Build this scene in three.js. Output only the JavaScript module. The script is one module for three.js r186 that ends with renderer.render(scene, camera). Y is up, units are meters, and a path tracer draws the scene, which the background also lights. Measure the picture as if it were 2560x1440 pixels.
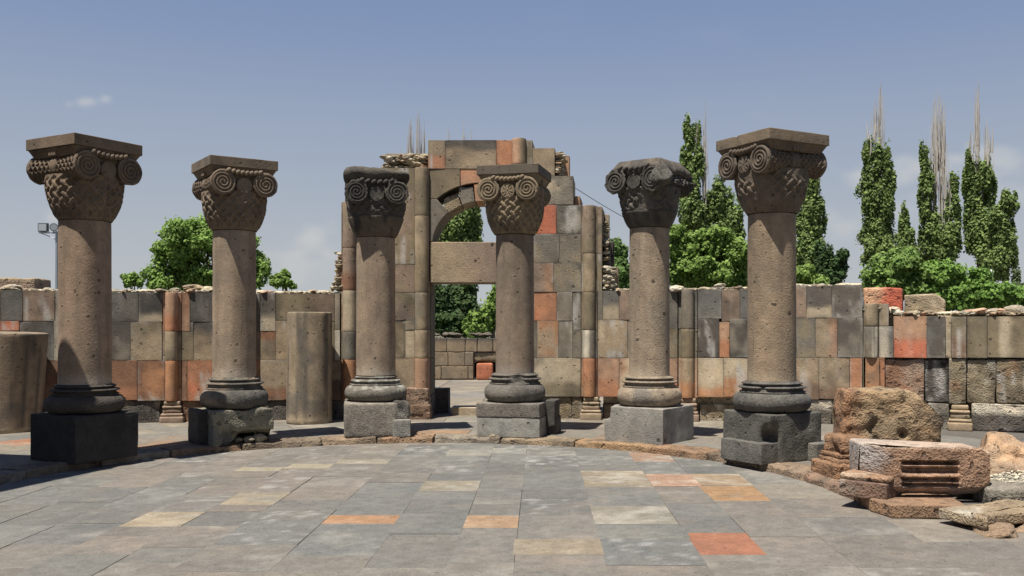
import * as THREE from 'three';
import { mergeGeometries } from 'three/addons/utils/BufferGeometryUtils.js';

// ------------------------------------------------------------------ camera, sky, sun, exposure
const EYE = 1.6, F = 2340, PX = 1352, PY = 811;            // eye height; focal length and principal point on a 2560 x 1440 frame
const scene = new THREE.Scene();
const camera = new THREE.PerspectiveCamera(2 * Math.atan(720 / F) * 180 / Math.PI, 16 / 9, 0.1, 1500);
camera.position.set(0, EYE, 0);
camera.lookAt(0, EYE, -10);
camera.setViewOffset(2560, 1440, 1280 - PX, 720 - PY, 2560, 1440);
const renderer = new THREE.WebGLRenderer({ antialias: true });
renderer.setSize(1024, 576);
renderer.toneMapping = THREE.LinearToneMapping;
const EXPO = 1.6;                                          // the photograph is exposed for dark stone
renderer.toneMappingExposure = EXPO;
renderer.shadowMap.enabled = true;

const SUN_EL = 69 * Math.PI / 180, SUN_AZ = 36 * Math.PI / 180;
const sunDir = new THREE.Vector3(-Math.sin(SUN_AZ) * Math.cos(SUN_EL), Math.sin(SUN_EL), Math.cos(SUN_AZ) * Math.cos(SUN_EL));
const sun = new THREE.DirectionalLight(new THREE.Color(1.0, 0.945, 0.86), 5);
sun.target.position.set(0, 0, -12);
sun.position.copy(sunDir).multiplyScalar(60).add(sun.target.position);
sun.castShadow = true;
sun.shadow.mapSize.set(4096, 4096);
Object.assign(sun.shadow.camera, { left: -16, right: 16, top: 16, bottom: -16, near: 1, far: 140 });
scene.add(sun, sun.target);

// ------------------------------------------------------------------ noise
function rng(seed) { let s = (seed * 2654435761) >>> 0 || 1; return () => { s |= 0; s = (s + 0x6d2b79f5) | 0; let t = Math.imul(s ^ (s >>> 15), 1 | s); t = (t + Math.imul(t ^ (t >>> 7), 61 | t)) ^ t; return ((t ^ (t >>> 14)) >>> 0) / 4294967296; }; }
function h3(x, y, z) { let h = Math.imul(x, 374761393) + Math.imul(y, 668265263) + Math.imul(z, 2147483647 - 1274126177); h = Math.imul(h ^ (h >>> 13), 1274126177); h = Math.imul(h ^ (h >>> 15), 2246822519); return ((h ^ (h >>> 16)) >>> 0) / 4294967296; }
const fade = (t) => t * t * (3 - 2 * t), mixf = (a, b, t) => a + (b - a) * t, clamp = (x, a = 0, b = 1) => (x < a ? a : x > b ? b : x);
const sstep = (a, b, x) => { const t = clamp((x - a) / (b - a)); return t * t * (3 - 2 * t); };
function noise3(x, y, z) {
  const i = Math.floor(x), j = Math.floor(y), k = Math.floor(z), u = fade(x - i), v = fade(y - j), w = fade(z - k);
  const a = mixf(mixf(h3(i, j, k), h3(i + 1, j, k), u), mixf(h3(i, j + 1, k), h3(i + 1, j + 1, k), u), v);
  const b = mixf(mixf(h3(i, j, k + 1), h3(i + 1, j, k + 1), u), mixf(h3(i, j + 1, k + 1), h3(i + 1, j + 1, k + 1), u), v);
  return mixf(a, b, w) * 2 - 1;
}
function fbm(x, y, z, oct = 3) { let s = 0, a = 0.55, t = 0; for (let i = 0; i < oct; i++) { s += a * noise3(x, y, z); t += a; a *= 0.5; x = x * 2.03 + 7.1; y = y * 2.03 + 3.7; z = z * 2.03 + 5.3; } return s / t; }
function tnoise(x, y, p, seed) {
  const i = Math.floor(x), j = Math.floor(y), u = fade(x - i), v = fade(y - j), m = (a) => ((a % p) + p) % p;
  return mixf(mixf(h3(m(i), m(j), seed), h3(m(i + 1), m(j), seed), u), mixf(h3(m(i), m(j + 1), seed), h3(m(i + 1), m(j + 1), seed), u), v) * 2 - 1;
}
function tfbm(u, v, f, oct, seed) { let s = 0, a = 0.55, t = 0; for (let i = 0; i < oct; i++) { s += a * tnoise(u * f, v * f, f, seed + i); t += a; a *= 0.55; f *= 2; } return s / t; }

// ------------------------------------------------------------------ sky: hazy summer blue with a few thin clouds
{
  const W = 2048, H = 1024, data = new Float32Array(W * H * 4);
  const hor = [0.485, 0.51, 0.53], mid = [0.355, 0.415, 0.515], top = [0.21, 0.29, 0.475], zen = [0.06, 0.11, 0.26];
  const puffs = [[215, 256, 30, 11, 0.3], [265, 247, 17, 10, 0.3], [172, 263, 12, 7, 0.22], [775, 610, 85, 52, 0.3], [740, 660, 120, 60, 0.2], [2170, 440, 80, 45, 0.28], [2330, 420, 150, 42, 0.3], [2480, 400, 110, 40, 0.3], [2110, 560, 70, 40, 0.2], [2250, 520, 80, 40, 0.22], [140, 540, 40, 24, 0.28], [2520, 490, 90, 35, 0.2], [2335, 330, 14, 9, 0.2]];
  for (let r = 0; r < H; r++) {
    const up = ((r + 0.5) / H - 0.5) * Math.PI, y = Math.sin(up), e = up * 180 / Math.PI;
    for (let c = 0; c < W; c++) {
      const az = ((c + 0.5) / W - 0.5) * 2 * Math.PI, x = Math.cos(az) * Math.cos(up), z = Math.sin(az) * Math.cos(up), o = (r * W + c) * 4;
      let col;
      if (e < 0) { const k = clamp(-e / 6); col = hor.map((a, i) => mixf(a, [0.16, 0.15, 0.13][i], k)); }
      else {
        const k1 = sstep(0.5, 11, e), k2 = sstep(8, 20, e), k3 = sstep(17, 60, e);
        col = [0, 1, 2].map((i) => mixf(mixf(mixf(hor[i], mid[i], k1), top[i], k2), zen[i], k3));
        const cs = Math.max(0, x * sunDir.x + y * sunDir.y + z * sunDir.z), halo = 0.25 * Math.pow(cs, 6) + 0.5 * Math.pow(cs, 60);
        col = col.map((a) => a * (1 + halo));
        let k = 0;
        if (e > 0.5 && e < 50) {
          const q = 1 / (y + 0.12), f = fbm(x * q * 1.7 + 11, z * q * 1.7, y * 3, 5);
          k = 0.3 * sstep(0.1, 0.75, f) * sstep(0, 6, e) * (z < -0.2 ? sstep(-0.1, 0.5, x) : 1);
          if (z < -0.4) {
            const px = PX + F * x / -z, py = PY - F * y / -z;
            if (px > -200 && px < 2800) for (const [cx, cy, rx, ry, s] of puffs) {
              const d = Math.hypot((px - cx) / rx, (py - cy) / ry) + 0.85 * fbm(px / 46, py / 22, 3, 5);
              k = Math.max(k, s * 1.9 * sstep(1.2, 0.05, d));
            }
          }
        }
        col = col.map((a, i) => mixf(a, [0.62, 0.62, 0.61][i], k));
      }
      data[o] = col[0] / EXPO; data[o + 1] = col[1] / EXPO; data[o + 2] = col[2] / EXPO; data[o + 3] = 1;
    }
  }
  const t = new THREE.DataTexture(data, W, H, THREE.RGBAFormat, THREE.FloatType);
  t.mapping = THREE.EquirectangularReflectionMapping; t.magFilter = THREE.LinearFilter; t.minFilter = THREE.LinearFilter; t.needsUpdate = true;
  scene.background = t; scene.environment = t;
}

// ------------------------------------------------------------------ stone textures (3.2 m tiles): grain, mottling, pits
const TILE = 3.2;
function stoneTexture(o) {
  const N = 1024, col = new Float32Array(N * N), hgt = new Float32Array(N * N), hue = new Float32Array(N * N), R = rng(o.seed);
  for (let j = 0; j < N; j++) for (let i = 0; i < N; i++) {
    const u = i / N, v = j / N, k = j * N + i, g = tnoise(u * 512, v * 512, 512, o.seed + 9), g2 = tnoise(u * 230, v * 230, 230, o.seed + 19), m = tfbm(u, v, 40, 3, o.seed), b = tfbm(u, v, 7, 4, o.seed + 40);
    col[k] = 0.5 * (1 + o.grain * (g * 0.6 + g2 * 0.6) + o.mid * m + o.big * b + (o.streak ? o.streak * tfbm(u * 1, v * 0.125 * 8 / 8, 60, 2, o.seed + 70) : 0));
    hue[k] = b;
    hgt[k] = 0.6 + 0.1 * g + 0.12 * g2 + 0.07 * m;
    if (o.white) { const w = sstep(0.3, 0.62, tfbm(u, v, 22, 5, o.seed + 90)) * sstep(-0.2, 0.4, b); col[k] = mixf(col[k], 0.86, w * o.white); }
  }
  for (const [n, r0, r1, deep] of o.pits) for (let q = 0; q < n; q++) {
    const cx = R() * N, cy = R() * N, r = r0 + (r1 - r0) * Math.pow(R(), 3), el = 0.45 + 0.5 * R(), an = 0.6 + (R() - 0.5) * 1.8, ca = Math.cos(an), sa = Math.sin(an), e = Math.ceil(r * 1.5), sd = R() * 99;
    for (let y = -e; y <= e; y++) for (let x = -e; x <= e; x++) {
      const a = (x * ca + y * sa) / r, b = (-x * sa + y * ca) / (r * el), d = Math.hypot(a, b) + 0.35 * noise3(x / r * 1.6 + sd, y / r * 1.6, sd);
      if (d < 1) { const k = ((cy + y + N) & (N - 1)) * N + ((cx + x + N) & (N - 1)), f = sstep(1, 0.55, d); col[k] *= 1 - deep * f; hgt[k] = Math.min(hgt[k], 0.6 - 0.55 * f); }
    }
  }
  for (let q = 0; q < (o.specks || 0); q++) { const k = ((R() * N) | 0) * N + ((R() * N) | 0); for (const d of [0, 1, N, N + 1, 2, N + 2]) col[(k + d) % (N * N)] *= 1.55; }
  const cd = new Uint8Array(N * N * 4), hd = new Uint8Array(N * N * 4);
  for (let k = 0; k < N * N; k++) {
    const c = col[k], h = hue[k] * o.hue;
    cd[k * 4] = clamp(c * (1 + h)) * 255; cd[k * 4 + 1] = clamp(c) * 255; cd[k * 4 + 2] = clamp(c * (1 - h)) * 255; cd[k * 4 + 3] = 255;
    hd[k * 4] = hd[k * 4 + 1] = hd[k * 4 + 2] = clamp(hgt[k]) * 255; hd[k * 4 + 3] = 255;
  }
  const mk = (d) => { const t = new THREE.DataTexture(d, N, N); t.wrapS = t.wrapT = THREE.RepeatWrapping; t.magFilter = THREE.LinearFilter; t.minFilter = THREE.LinearMipmapLinearFilter; t.generateMipmaps = true; t.needsUpdate = true; return t; };
  return new THREE.MeshStandardMaterial({ name: o.name, map: mk(cd), bumpMap: mk(hd), bumpScale: o.bump, roughness: o.rough || 0.93, vertexColors: true });
}
const mTuff = stoneTexture({ name: 'tuff', seed: 3, grain: 0.16, mid: 0.15, big: 0.16, hue: 0.06, pits: [[420, 2, 9, 0.6], [1100, 1.2, 3, 0.45]], specks: 900, bump: 0.005 });
const mPit = stoneTexture({ name: 'pitted_tuff', seed: 17, grain: 0.15, mid: 0.15, big: 0.17, hue: 0.06, pits: [[190, 3, 13, 0.66], [700, 1.5, 5, 0.5]], specks: 700, bump: 0.009 });
const mBasalt = stoneTexture({ name: 'weathered_basalt', seed: 31, grain: 0.32, mid: 0.3, big: 0.26, hue: 0.04, pits: [[500, 2, 8, 0.5]], specks: 3800, bump: 0.012 });
const mFloor = stoneTexture({ name: 'paving', seed: 47, grain: 0.2, mid: 0.2, big: 0.13, hue: 0.04, white: 0.2, pits: [[240, 1.5, 6, 0.45]], specks: 900, bump: 0.006, rough: 0.85 });
const mRough = stoneTexture({ name: 'broken_tuff', seed: 61, grain: 0.26, mid: 0.34, big: 0.28, hue: 0.07, pits: [[900, 2, 14, 0.5]], specks: 1500, bump: 0.03 });

// ------------------------------------------------------------------ colours: hex as seen, turned into base colours by a gain per setting
const KG = 0.75;
const lin = (hex, gain = 1) => { const c = new THREE.Color(hex), y = 0.3 * c.r + 0.59 * c.g + 0.11 * c.b, s = 0.8; const k = [1.0, 0.985, 0.90]; return [c.r, c.g, c.b].map((v, i) => (y + (v - y) * s) * gain * KG * k[i]); };
const PAL = { k: '#443e3a', d: '#504a45', g: '#6c6459', u: '#605d59', b: '#74664f', t: '#8b7860', c: '#9f8f77', w: '#a59c8d', o: '#9c6b43', O: '#a06945', R: '#b05c3a', r: '#7e573e', p: '#7f6a5b', P: '#9c765b', i: '#69513f' };
const WALL_GAIN = 1.58;
const pal = (k, g = WALL_GAIN) => lin(PAL[k], g);
const mix3 = (a, b, t) => [a[0] + (b[0] - a[0]) * t, a[1] + (b[1] - a[1]) * t, a[2] + (b[2] - a[2]) * t];
// colour of a stone: base, a second colour laid on by mode (bottom, top, left, right, noise patches, vertical streaks), natural variation
function stoneColor(A, B, mode, seed, w, h, vary = 1) {
  const s = seed * 13.7, off = ((seed * 7.31) % 1) * 0.24 - 0.12;
  return (x, y, z) => {
    const n = fbm(x * 2.3 + s, y * 2.3 + s * 0.3, z * 2.3, 3), m = fbm(x * 8 + s, y * 8, z * 8 + s, 2);
    let k = 0;
    if (mode === 'b') k = sstep(0.06, -0.16, y / h + 0.08 + off + n * 0.2);
    else if (mode === 't') k = sstep(-0.05, 0.2, y / h - 0.12 + off + n * 0.2);
    else if (mode === 'r') k = sstep(-0.1, 0.25, x / w + n * 0.25);
    else if (mode === 'l') k = sstep(0.1, -0.25, x / w + n * 0.25);
    else if (mode === 'v') k = sstep(-0.05, 0.45, fbm(x * 11 + s, y * 0.9, z * 11, 3) + 0.25 * n);
    else if (mode === 'n') k = 0.85 * sstep(0.0, 0.42, n + 0.3 * m);
    const c = mix3(A, B, k), f = 1 + vary * (0.3 * n + 0.2 * m + 0.14 * noise3(x * 27 + s, y * 27, z * 27));
    return [c[0] * f, c[1] * f, c[2] * f];
  };
}

// ------------------------------------------------------------------ geometry helpers
class Buf {
  constructor() { this.p = []; this.n = []; this.u = []; this.c = []; this.i = []; }
  vert(p, n, u, c) { this.p.push(p[0], p[1], p[2]); this.n.push(n[0], n[1], n[2]); this.u.push(u[0], u[1]); this.c.push(2 * c[0], 2 * c[1], 2 * c[2]); return this.p.length / 3 - 1; }
  geo() {
    const g = new THREE.BufferGeometry();
    g.setAttribute('position', new THREE.Float32BufferAttribute(this.p, 3));
    g.setAttribute('normal', new THREE.Float32BufferAttribute(this.n, 3));
    g.setAttribute('uv', new THREE.Float32BufferAttribute(this.u, 2));
    g.setAttribute('color', new THREE.Float32BufferAttribute(this.c, 3));
    g.setIndex(this.i);
    return g;
  }
}
// normals averaged over all faces that meet in one place
function smoothNormals(g) {
  const p = g.attributes.position.array, ix = g.index.array, acc = new Map(), key = (a) => Math.round(p[a * 3] * 4000) + ',' + Math.round(p[a * 3 + 1] * 4000) + ',' + Math.round(p[a * 3 + 2] * 4000);
  const keys = []; for (let a = 0; a < p.length / 3; a++) keys.push(key(a));
  for (let t = 0; t < ix.length; t += 3) {
    const [a, b, c] = [ix[t], ix[t + 1], ix[t + 2]], e = [0, 1, 2].map((q) => p[b * 3 + q] - p[a * 3 + q]), f = [0, 1, 2].map((q) => p[c * 3 + q] - p[a * 3 + q]);
    const n = [e[1] * f[2] - e[2] * f[1], e[2] * f[0] - e[0] * f[2], e[0] * f[1] - e[1] * f[0]];
    for (const v of new Set([keys[a], keys[b], keys[c]])) { const s = acc.get(v) || [0, 0, 0]; s[0] += n[0]; s[1] += n[1]; s[2] += n[2]; acc.set(v, s); }
  }
  const N = g.attributes.normal.array;
  for (let a = 0; a < keys.length; a++) { const s = acc.get(keys[a]) || [0, 1, 0], l = Math.hypot(...s) || 1; N[a * 3] = s[0] / l; N[a * 3 + 1] = s[1] / l; N[a * 3 + 2] = s[2] / l; }
  return g;
}
let SEED = 1;
// a dressed block with softened arrises; fine = faces that get a fine grid (colour and unevenness), deform(p) reshapes it
function block(w, h, d, { r = 0.012, cell = 0.07, color, fine = 'z', rough = 0, freq = 6, deform, smooth = false, seed = SEED++, uvs = 1 } = {}) {
  const half = [w / 2, h / 2, d / 2], B = new Buf(), ou = (seed * 0.377) % 1, ov = (seed * 0.713) % 1;
  r = Math.min(r, w / 2.2, h / 2.2, d / 2.2);
  const ticks = (L, on) => { const a = [-L, -L + r], n = on ? Math.max(1, Math.round((2 * L - 2 * r) / cell)) : 1; for (let i = 1; i < n; i++) a.push(-L + r + (2 * L - 2 * r) * i / n); a.push(L - r, L); return a; };
  for (let ax = 0; ax < 3; ax++) for (const s of [1, -1]) {
    const a1 = (ax + 1) % 3, a2 = (ax + 2) % 3, on = fine === 'all' || (fine.includes('xyz'[ax]) && (s > 0 || ax === 0)), U = ticks(half[a1], on), V = ticks(half[a2], on), base = B.p.length / 3;
    for (const v of V) for (const u of U) {
      let p = [0, 0, 0]; p[ax] = s * half[ax]; p[a1] = u; p[a2] = v;
      const q = p.map((x, i) => clamp(x, -half[i] + r, half[i] - r)), dv = [p[0] - q[0], p[1] - q[1], p[2] - q[2]], l = Math.hypot(...dv) || 1, n = dv.map((x) => x / l);
      p = q.map((x, i) => x + n[i] * r);
      const uv = ax === 0 ? [p[2], p[1]] : ax === 1 ? [p[0], p[2]] : [p[0], p[1]], c = color ? color(p[0], p[1], p[2]) : [0.3, 0.3, 0.3];
      if (rough) { const k = rough * fbm(p[0] * freq + seed, p[1] * freq, p[2] * freq + seed * 0.7, 4); p = p.map((x, i) => x + n[i] * k); }
      if (deform) p = deform(p[0], p[1], p[2]);
      B.vert(p, n, [uv[0] * uvs / TILE + ou, uv[1] * uvs / TILE + ov], c);
    }
    const nu = U.length;
    for (let j = 0; j < V.length - 1; j++) for (let i = 0; i < nu - 1; i++) { const a = base + j * nu + i, b = a + 1, c = a + nu, e = c + 1; if (s > 0) B.i.push(a, b, c, b, e, c); else B.i.push(a, c, b, b, c, e); }
  }
  const g = B.geo();
  return smooth || deform ? smoothNormals(g) : g;
}
// a surface over (u, v) in 0..1; closed in u by repeating the first column
function surf(nu, nv, fn, color, uv) {
  const B = new Buf();
  for (let j = 0; j <= nv; j++) for (let i = 0; i <= nu; i++) { const u = i / nu, v = j / nv, p = fn(u, v); B.vert(p, [0, 1, 0], uv ? uv(u, v, p) : [u, v], color(p[0], p[1], p[2], u, v)); }
  for (let j = 0; j < nv; j++) for (let i = 0; i < nu; i++) { const a = j * (nu + 1) + i, b = a + 1, c = a + nu + 1, d = c + 1; B.i.push(a, c, b, b, c, d); }
  return smoothNormals(B.geo());
}
// turned body about y: profile of [r, y] from bottom to top
function turned(profile, seg, color, disp, a0 = 0, a1 = 2 * Math.PI) {
  const nv = profile.length - 1, so = SEED++ * 0.37;
  return surf(seg, nv, (u, v) => { const [r, y] = profile[Math.round(v * nv)], a = a0 + u * (a1 - a0), R = r + (disp ? disp(a, y, r) : 0); return [R * Math.sin(a), y, R * Math.cos(a)]; }, color, (u, v) => { const [r, y] = profile[Math.round(v * nv)]; return [(a0 + u * (a1 - a0)) * Math.max(r, 0.15) / TILE + so, (y + (profile[0][0] < 0.01 || r < 0.05 ? r : 0)) / TILE + so * 0.7]; });
}
const arc = (cr, cy, rr, ry, t0, t1, n) => Array.from({ length: n + 1 }, (_, i) => { const t = t0 + (t1 - t0) * i / n; return [cr + rr * Math.cos(t), cy + ry * Math.sin(t)]; });
function mesh(name, geometry, material, parent, x = 0, y = 0, z = 0, ry = 0) {
  const m = new THREE.Mesh(geometry, material); m.name = name; m.position.set(x, y, z); m.rotation.y = ry; m.castShadow = m.receiveShadow = true;
  (parent || scene).add(m); return m;
}
const taken = {};
const numbered = (n) => { const k = taken[n] = (taken[n] ?? -1) + 1; return k ? n + '_' + String(k).padStart(3, '0') : n; };
function thing(name, label, category, x = 0, y = 0, z = 0, ry = 0, group) {
  const o = new THREE.Group(); o.name = numbered(name); o.position.set(x, y, z); o.rotation.y = ry; o.userData = { label, category }; if (group) o.userData.group = group; scene.add(o); return o;
}
function structure(name, label) { const o = new THREE.Group(); o.name = name; o.userData = { kind: 'structure', label, category: name.replace(/_/g, ' ') }; scene.add(o); return o; }
const solid = (color, rough = 0.8, extra = {}) => new THREE.MeshStandardMaterial({ color: new THREE.Color().setRGB(...color), roughness: rough, ...extra });
// where a pixel of the photograph stands at a given depth, as measured
const atX = (px, d) => (px - PX) / F * d, atY = (py, d) => EYE - (py - PY) / F * d;

// rounded lump of rock, unit size
function rock(seed, color, detail = 3, amp = 0.28, flat = 0.75, facets = false) {
  const g0 = new THREE.IcosahedronGeometry(0.5, detail), p = g0.attributes.position, B = new Buf(), R = rng(seed), cuts = Array.from({ length: 7 }, () => { const v = new THREE.Vector3(R() - 0.5, R() - 0.5, R() - 0.5).normalize(); return [v, 0.27 + 0.17 * R()]; });
  const uvOf = (i, v) => { const q = i - i % 3, a = [0, 1, 2].map((k) => Math.abs(p.array[q * 3 + k] + p.array[q * 3 + 3 + k] + p.array[q * 3 + 6 + k])), m = a.indexOf(Math.max(...a)); return m === 0 ? [v.z * 0.28 + seed * 0.1, v.y * 0.28] : m === 1 ? [v.x * 0.28 + seed * 0.1, v.z * 0.28] : [v.x * 0.28 + seed * 0.1, v.y * 0.28]; };
  for (let i = 0; i < p.count; i++) {
    const v = new THREE.Vector3().fromBufferAttribute(p, i);
    for (const [n, k] of cuts) { const t = v.dot(n) - k; if (t > 0) v.addScaledVector(n, -t * 0.92); }
    const k = 1 + amp * fbm(v.x * 4 + seed, v.y * 4, v.z * 4, 3); v.multiplyScalar(k); v.y *= flat;
    B.vert([v.x, v.y, v.z], [0, 1, 0], uvOf(i, v), color(v.x, v.y, v.z)); B.i.push(i);
  }
  const g = B.geo(); if (facets) { g.computeVertexNormals(); return g; }
  return smoothNormals(g);
}

// ------------------------------------------------------------------ ground
const STY = 0.08;                                           // height of the ambulatory floor above the paved middle
{
  const B = new Buf(), n = 60, S = 900;
  for (let j = 0; j <= n; j++) for (let i = 0; i <= n; i++) { const q = (a) => Math.sign(a) * Math.pow(Math.abs(a), 2.6) * S, x = q(i / n * 2 - 1), z = -20 + q(j / n * 2 - 1), k = 1 + 0.3 * fbm(x * 0.3, 0, z * 0.3, 3), g = sstep(0.0, 0.4, fbm(x * 0.07, 3, z * 0.07, 3)); B.vert([x, -0.06, z], [0, 1, 0], [x / TILE, z / TILE], mix3([0.15, 0.125, 0.09], [0.07, 0.085, 0.035], g).map((a) => a * k)); }
  for (let j = 0; j < n; j++) for (let i = 0; i < n; i++) { const a = j * (n + 1) + i; B.i.push(a, a + n + 1, a + 1, a + 1, a + n + 1, a + n + 2); }
  const m = mesh('ground', B.geo(), mRough); m.userData = { kind: 'structure', label: 'dry grassy earth around the ruins', category: 'ground' };
}

// ------------------------------------------------------------------ the paved middle: slabs in long strips running away from the viewer
const CX = -1.35, CZ = -8.45, CR = 4.17;                    // the ring of kerb stones
const FG = 0.66;
const FLOORCOL = ['#8a8987', '#8c8884', '#858380', '#938a82', '#8f8780', '#868685', '#968c84', '#828180'];
{
  const fl = structure('paved_floor', 'grey and orange stone paving in the middle of the ruin');
  const B = new Buf(); for (const [x, z] of [[-6.2, -2], [6.2, -2], [6.2, -13.4], [-6.2, -13.4]]) B.vert([x, -0.014, z], [0, 1, 0], [x / TILE, z / TILE], [0.08, 0.075, 0.066]);
  B.i.push(0, 1, 2, 0, 2, 3); mesh('bedding', B.geo(), mFloor, fl);
  const xs = [-6, -5.4, -4.85, -4.35, -3.86, -3.35, -2.86, -2.385, -1.765, -1.17, -0.61, -0.18, 0.43, 1.11, 1.575, 2.1, 2.82, 3.45, 4.1, 4.8];
  // slabs that stand out by colour: strip, near edge, far edge, colour, second colour, mode
  const special = { 5: [[7.41, 8.0, '#b3a187', '#beb09a', 'n'], [10.2, 10.5, '#b5aa90', '#9c9383', 'n']], 6: [[8.3, 8.89, '#b0a18a', '#8b8a86', 't'], [10.4, 10.75, '#b8ac92', '#a0988a', 'n']], 7: [[10.75, 11.1, '#a89c86', '#b5ad9c', 'n']], 8: [[7.52, 7.86, '#c08d5e', '#b8855a', 'n']],
    9: [[8.98, 9.57, '#a69a86', '#989088', 'n'], [11.4, 12.0, '#a9a59c', '#8b8a88', 'n']], 10: [[7.36, 7.83, '#c09872', '#c4a584', 'n'], [11.6, 12.1, '#b0aca3', '#8b8a88', 'n']], 11: [[6.5, 6.97, '#aa9880', '#b3a490', 'n']], 12: [[7.0, 7.45, '#8f8d88', '#8a8784', 'n'], [7.5, 8.26, '#a09789', '#beb7ac', 'n'], [9.22, 10.26, '#aa9982', '#c4bbae', 'n']],
    13: [[6.5, 7.19, '#bd7650', '#b86f4a', 'n'], [9.25, 10.0, '#c09478', '#cfc6ba', 'n'], [10.9, 11.7, '#b58f76', '#c5bcb0', 'n']], 14: [[8.49, 9.27, '#c2935f', '#ba8c5c', 'n'], [9.3, 10.0, '#b89a78', '#c9bfae', 'n']], 15: [[8.6, 9.4, '#a1978a', '#918c86', 'n']], 16: [[6.9, 7.7, '#9c9287', '#a1978c', 'n']] };
  const R = rng(77);
  for (let s = 0; s < xs.length - 1; s++) {
    let d = 4.3 + R() * 0.5, list = (special[s] || []).slice();
    while (d < 13) {
      let nd = d + 0.42 + R() * 0.62, sp = null;
      if (list.length && nd > list[0][0] - 0.25) { if (d < list[0][0] - 0.02) nd = list[0][0]; else { sp = list.shift(); nd = sp[1]; } }
      const x0 = xs[s] , x1 = xs[s + 1], dm = (d + nd) / 2, xm = (x0 + x1) / 2, w = x1 - x0, l = nd - d, far = Math.hypot(Math.max(0, Math.abs(xm - CX) - w / 2), Math.max(0, Math.abs(dm + CZ) - l / 2)) ;
      if (!(dm > 8.45 && far > CR + 0.15) && !(xm < -5.6) && !(dm > 7.75 && xm > 3.3) && Math.abs(xm - atX(1280, dm)) < 1280 / F * dm + 0.9) {
        const sd = SEED++, nn = fbm(xm * 0.5, dm * 0.35, 1.3, 2), warm = clamp(0.5 + 0.5 * nn + (xm < -2 ? 0.2 : 0) + (xm > 2 ? 0.25 : 0) + (dm < 6.6 ? 0.12 : 0)), pick = warm > 0.62 ? [3, 4, 6, 1][(R() * 4) | 0] : [0, 5, 2, 1, 0, 7][(R() * 6) | 0];
        const A = sp ? lin(sp[2], FG) : lin(FLOORCOL[pick], FG * (0.94 + 0.12 * R())), S = sp ? lin(sp[3], FG) : lin(R() < 0.3 || dm > 10.6 ? '#aaa69f' : R() < 0.5 ? '#97887b' : '#7a7977', FG);
        const cf = stoneColor(A, mix3(A, S, sp ? 0.8 : 0.45), 'n', sd, w, l, 0.5), wt = sp ? 0.3 * R() : dm > 10.6 ? 0.55 * R() : R() < 0.12 ? 0.4 : 0.04, col = (x, y, z) => { const c = cf(x * 1.8, z * 1.8, 0.3 * sd), q = wt * sstep(0.2, 0.5, fbm(x * 10 + sd, z * 10, sd, 4) + 0.3 * fbm(x * 1.6 + sd, z * 1.6, 3, 2)); return mix3(c, [0.33, 0.32, 0.30], q); };
        const up = (R() - 0.5) * 0.006, ja = R() < 0.5 ? 0 : 0.02 * R(), jb = R() < 0.5 ? 0 : 0.02 * R();
        mesh('paving_slab', block(w + ja + jb - 0.003, 0.05, l - 0.001 - R() * 0.003, { r: 0.003, cell: 0.05, fine: 'y', color: col, seed: sd }), mFloor, fl, xm + (jb - ja) / 2, -0.025 + up, -dm).rotation.y = (R() - 0.5) * 0.008;
      }
      d = nd;
    }
  }
}
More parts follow.
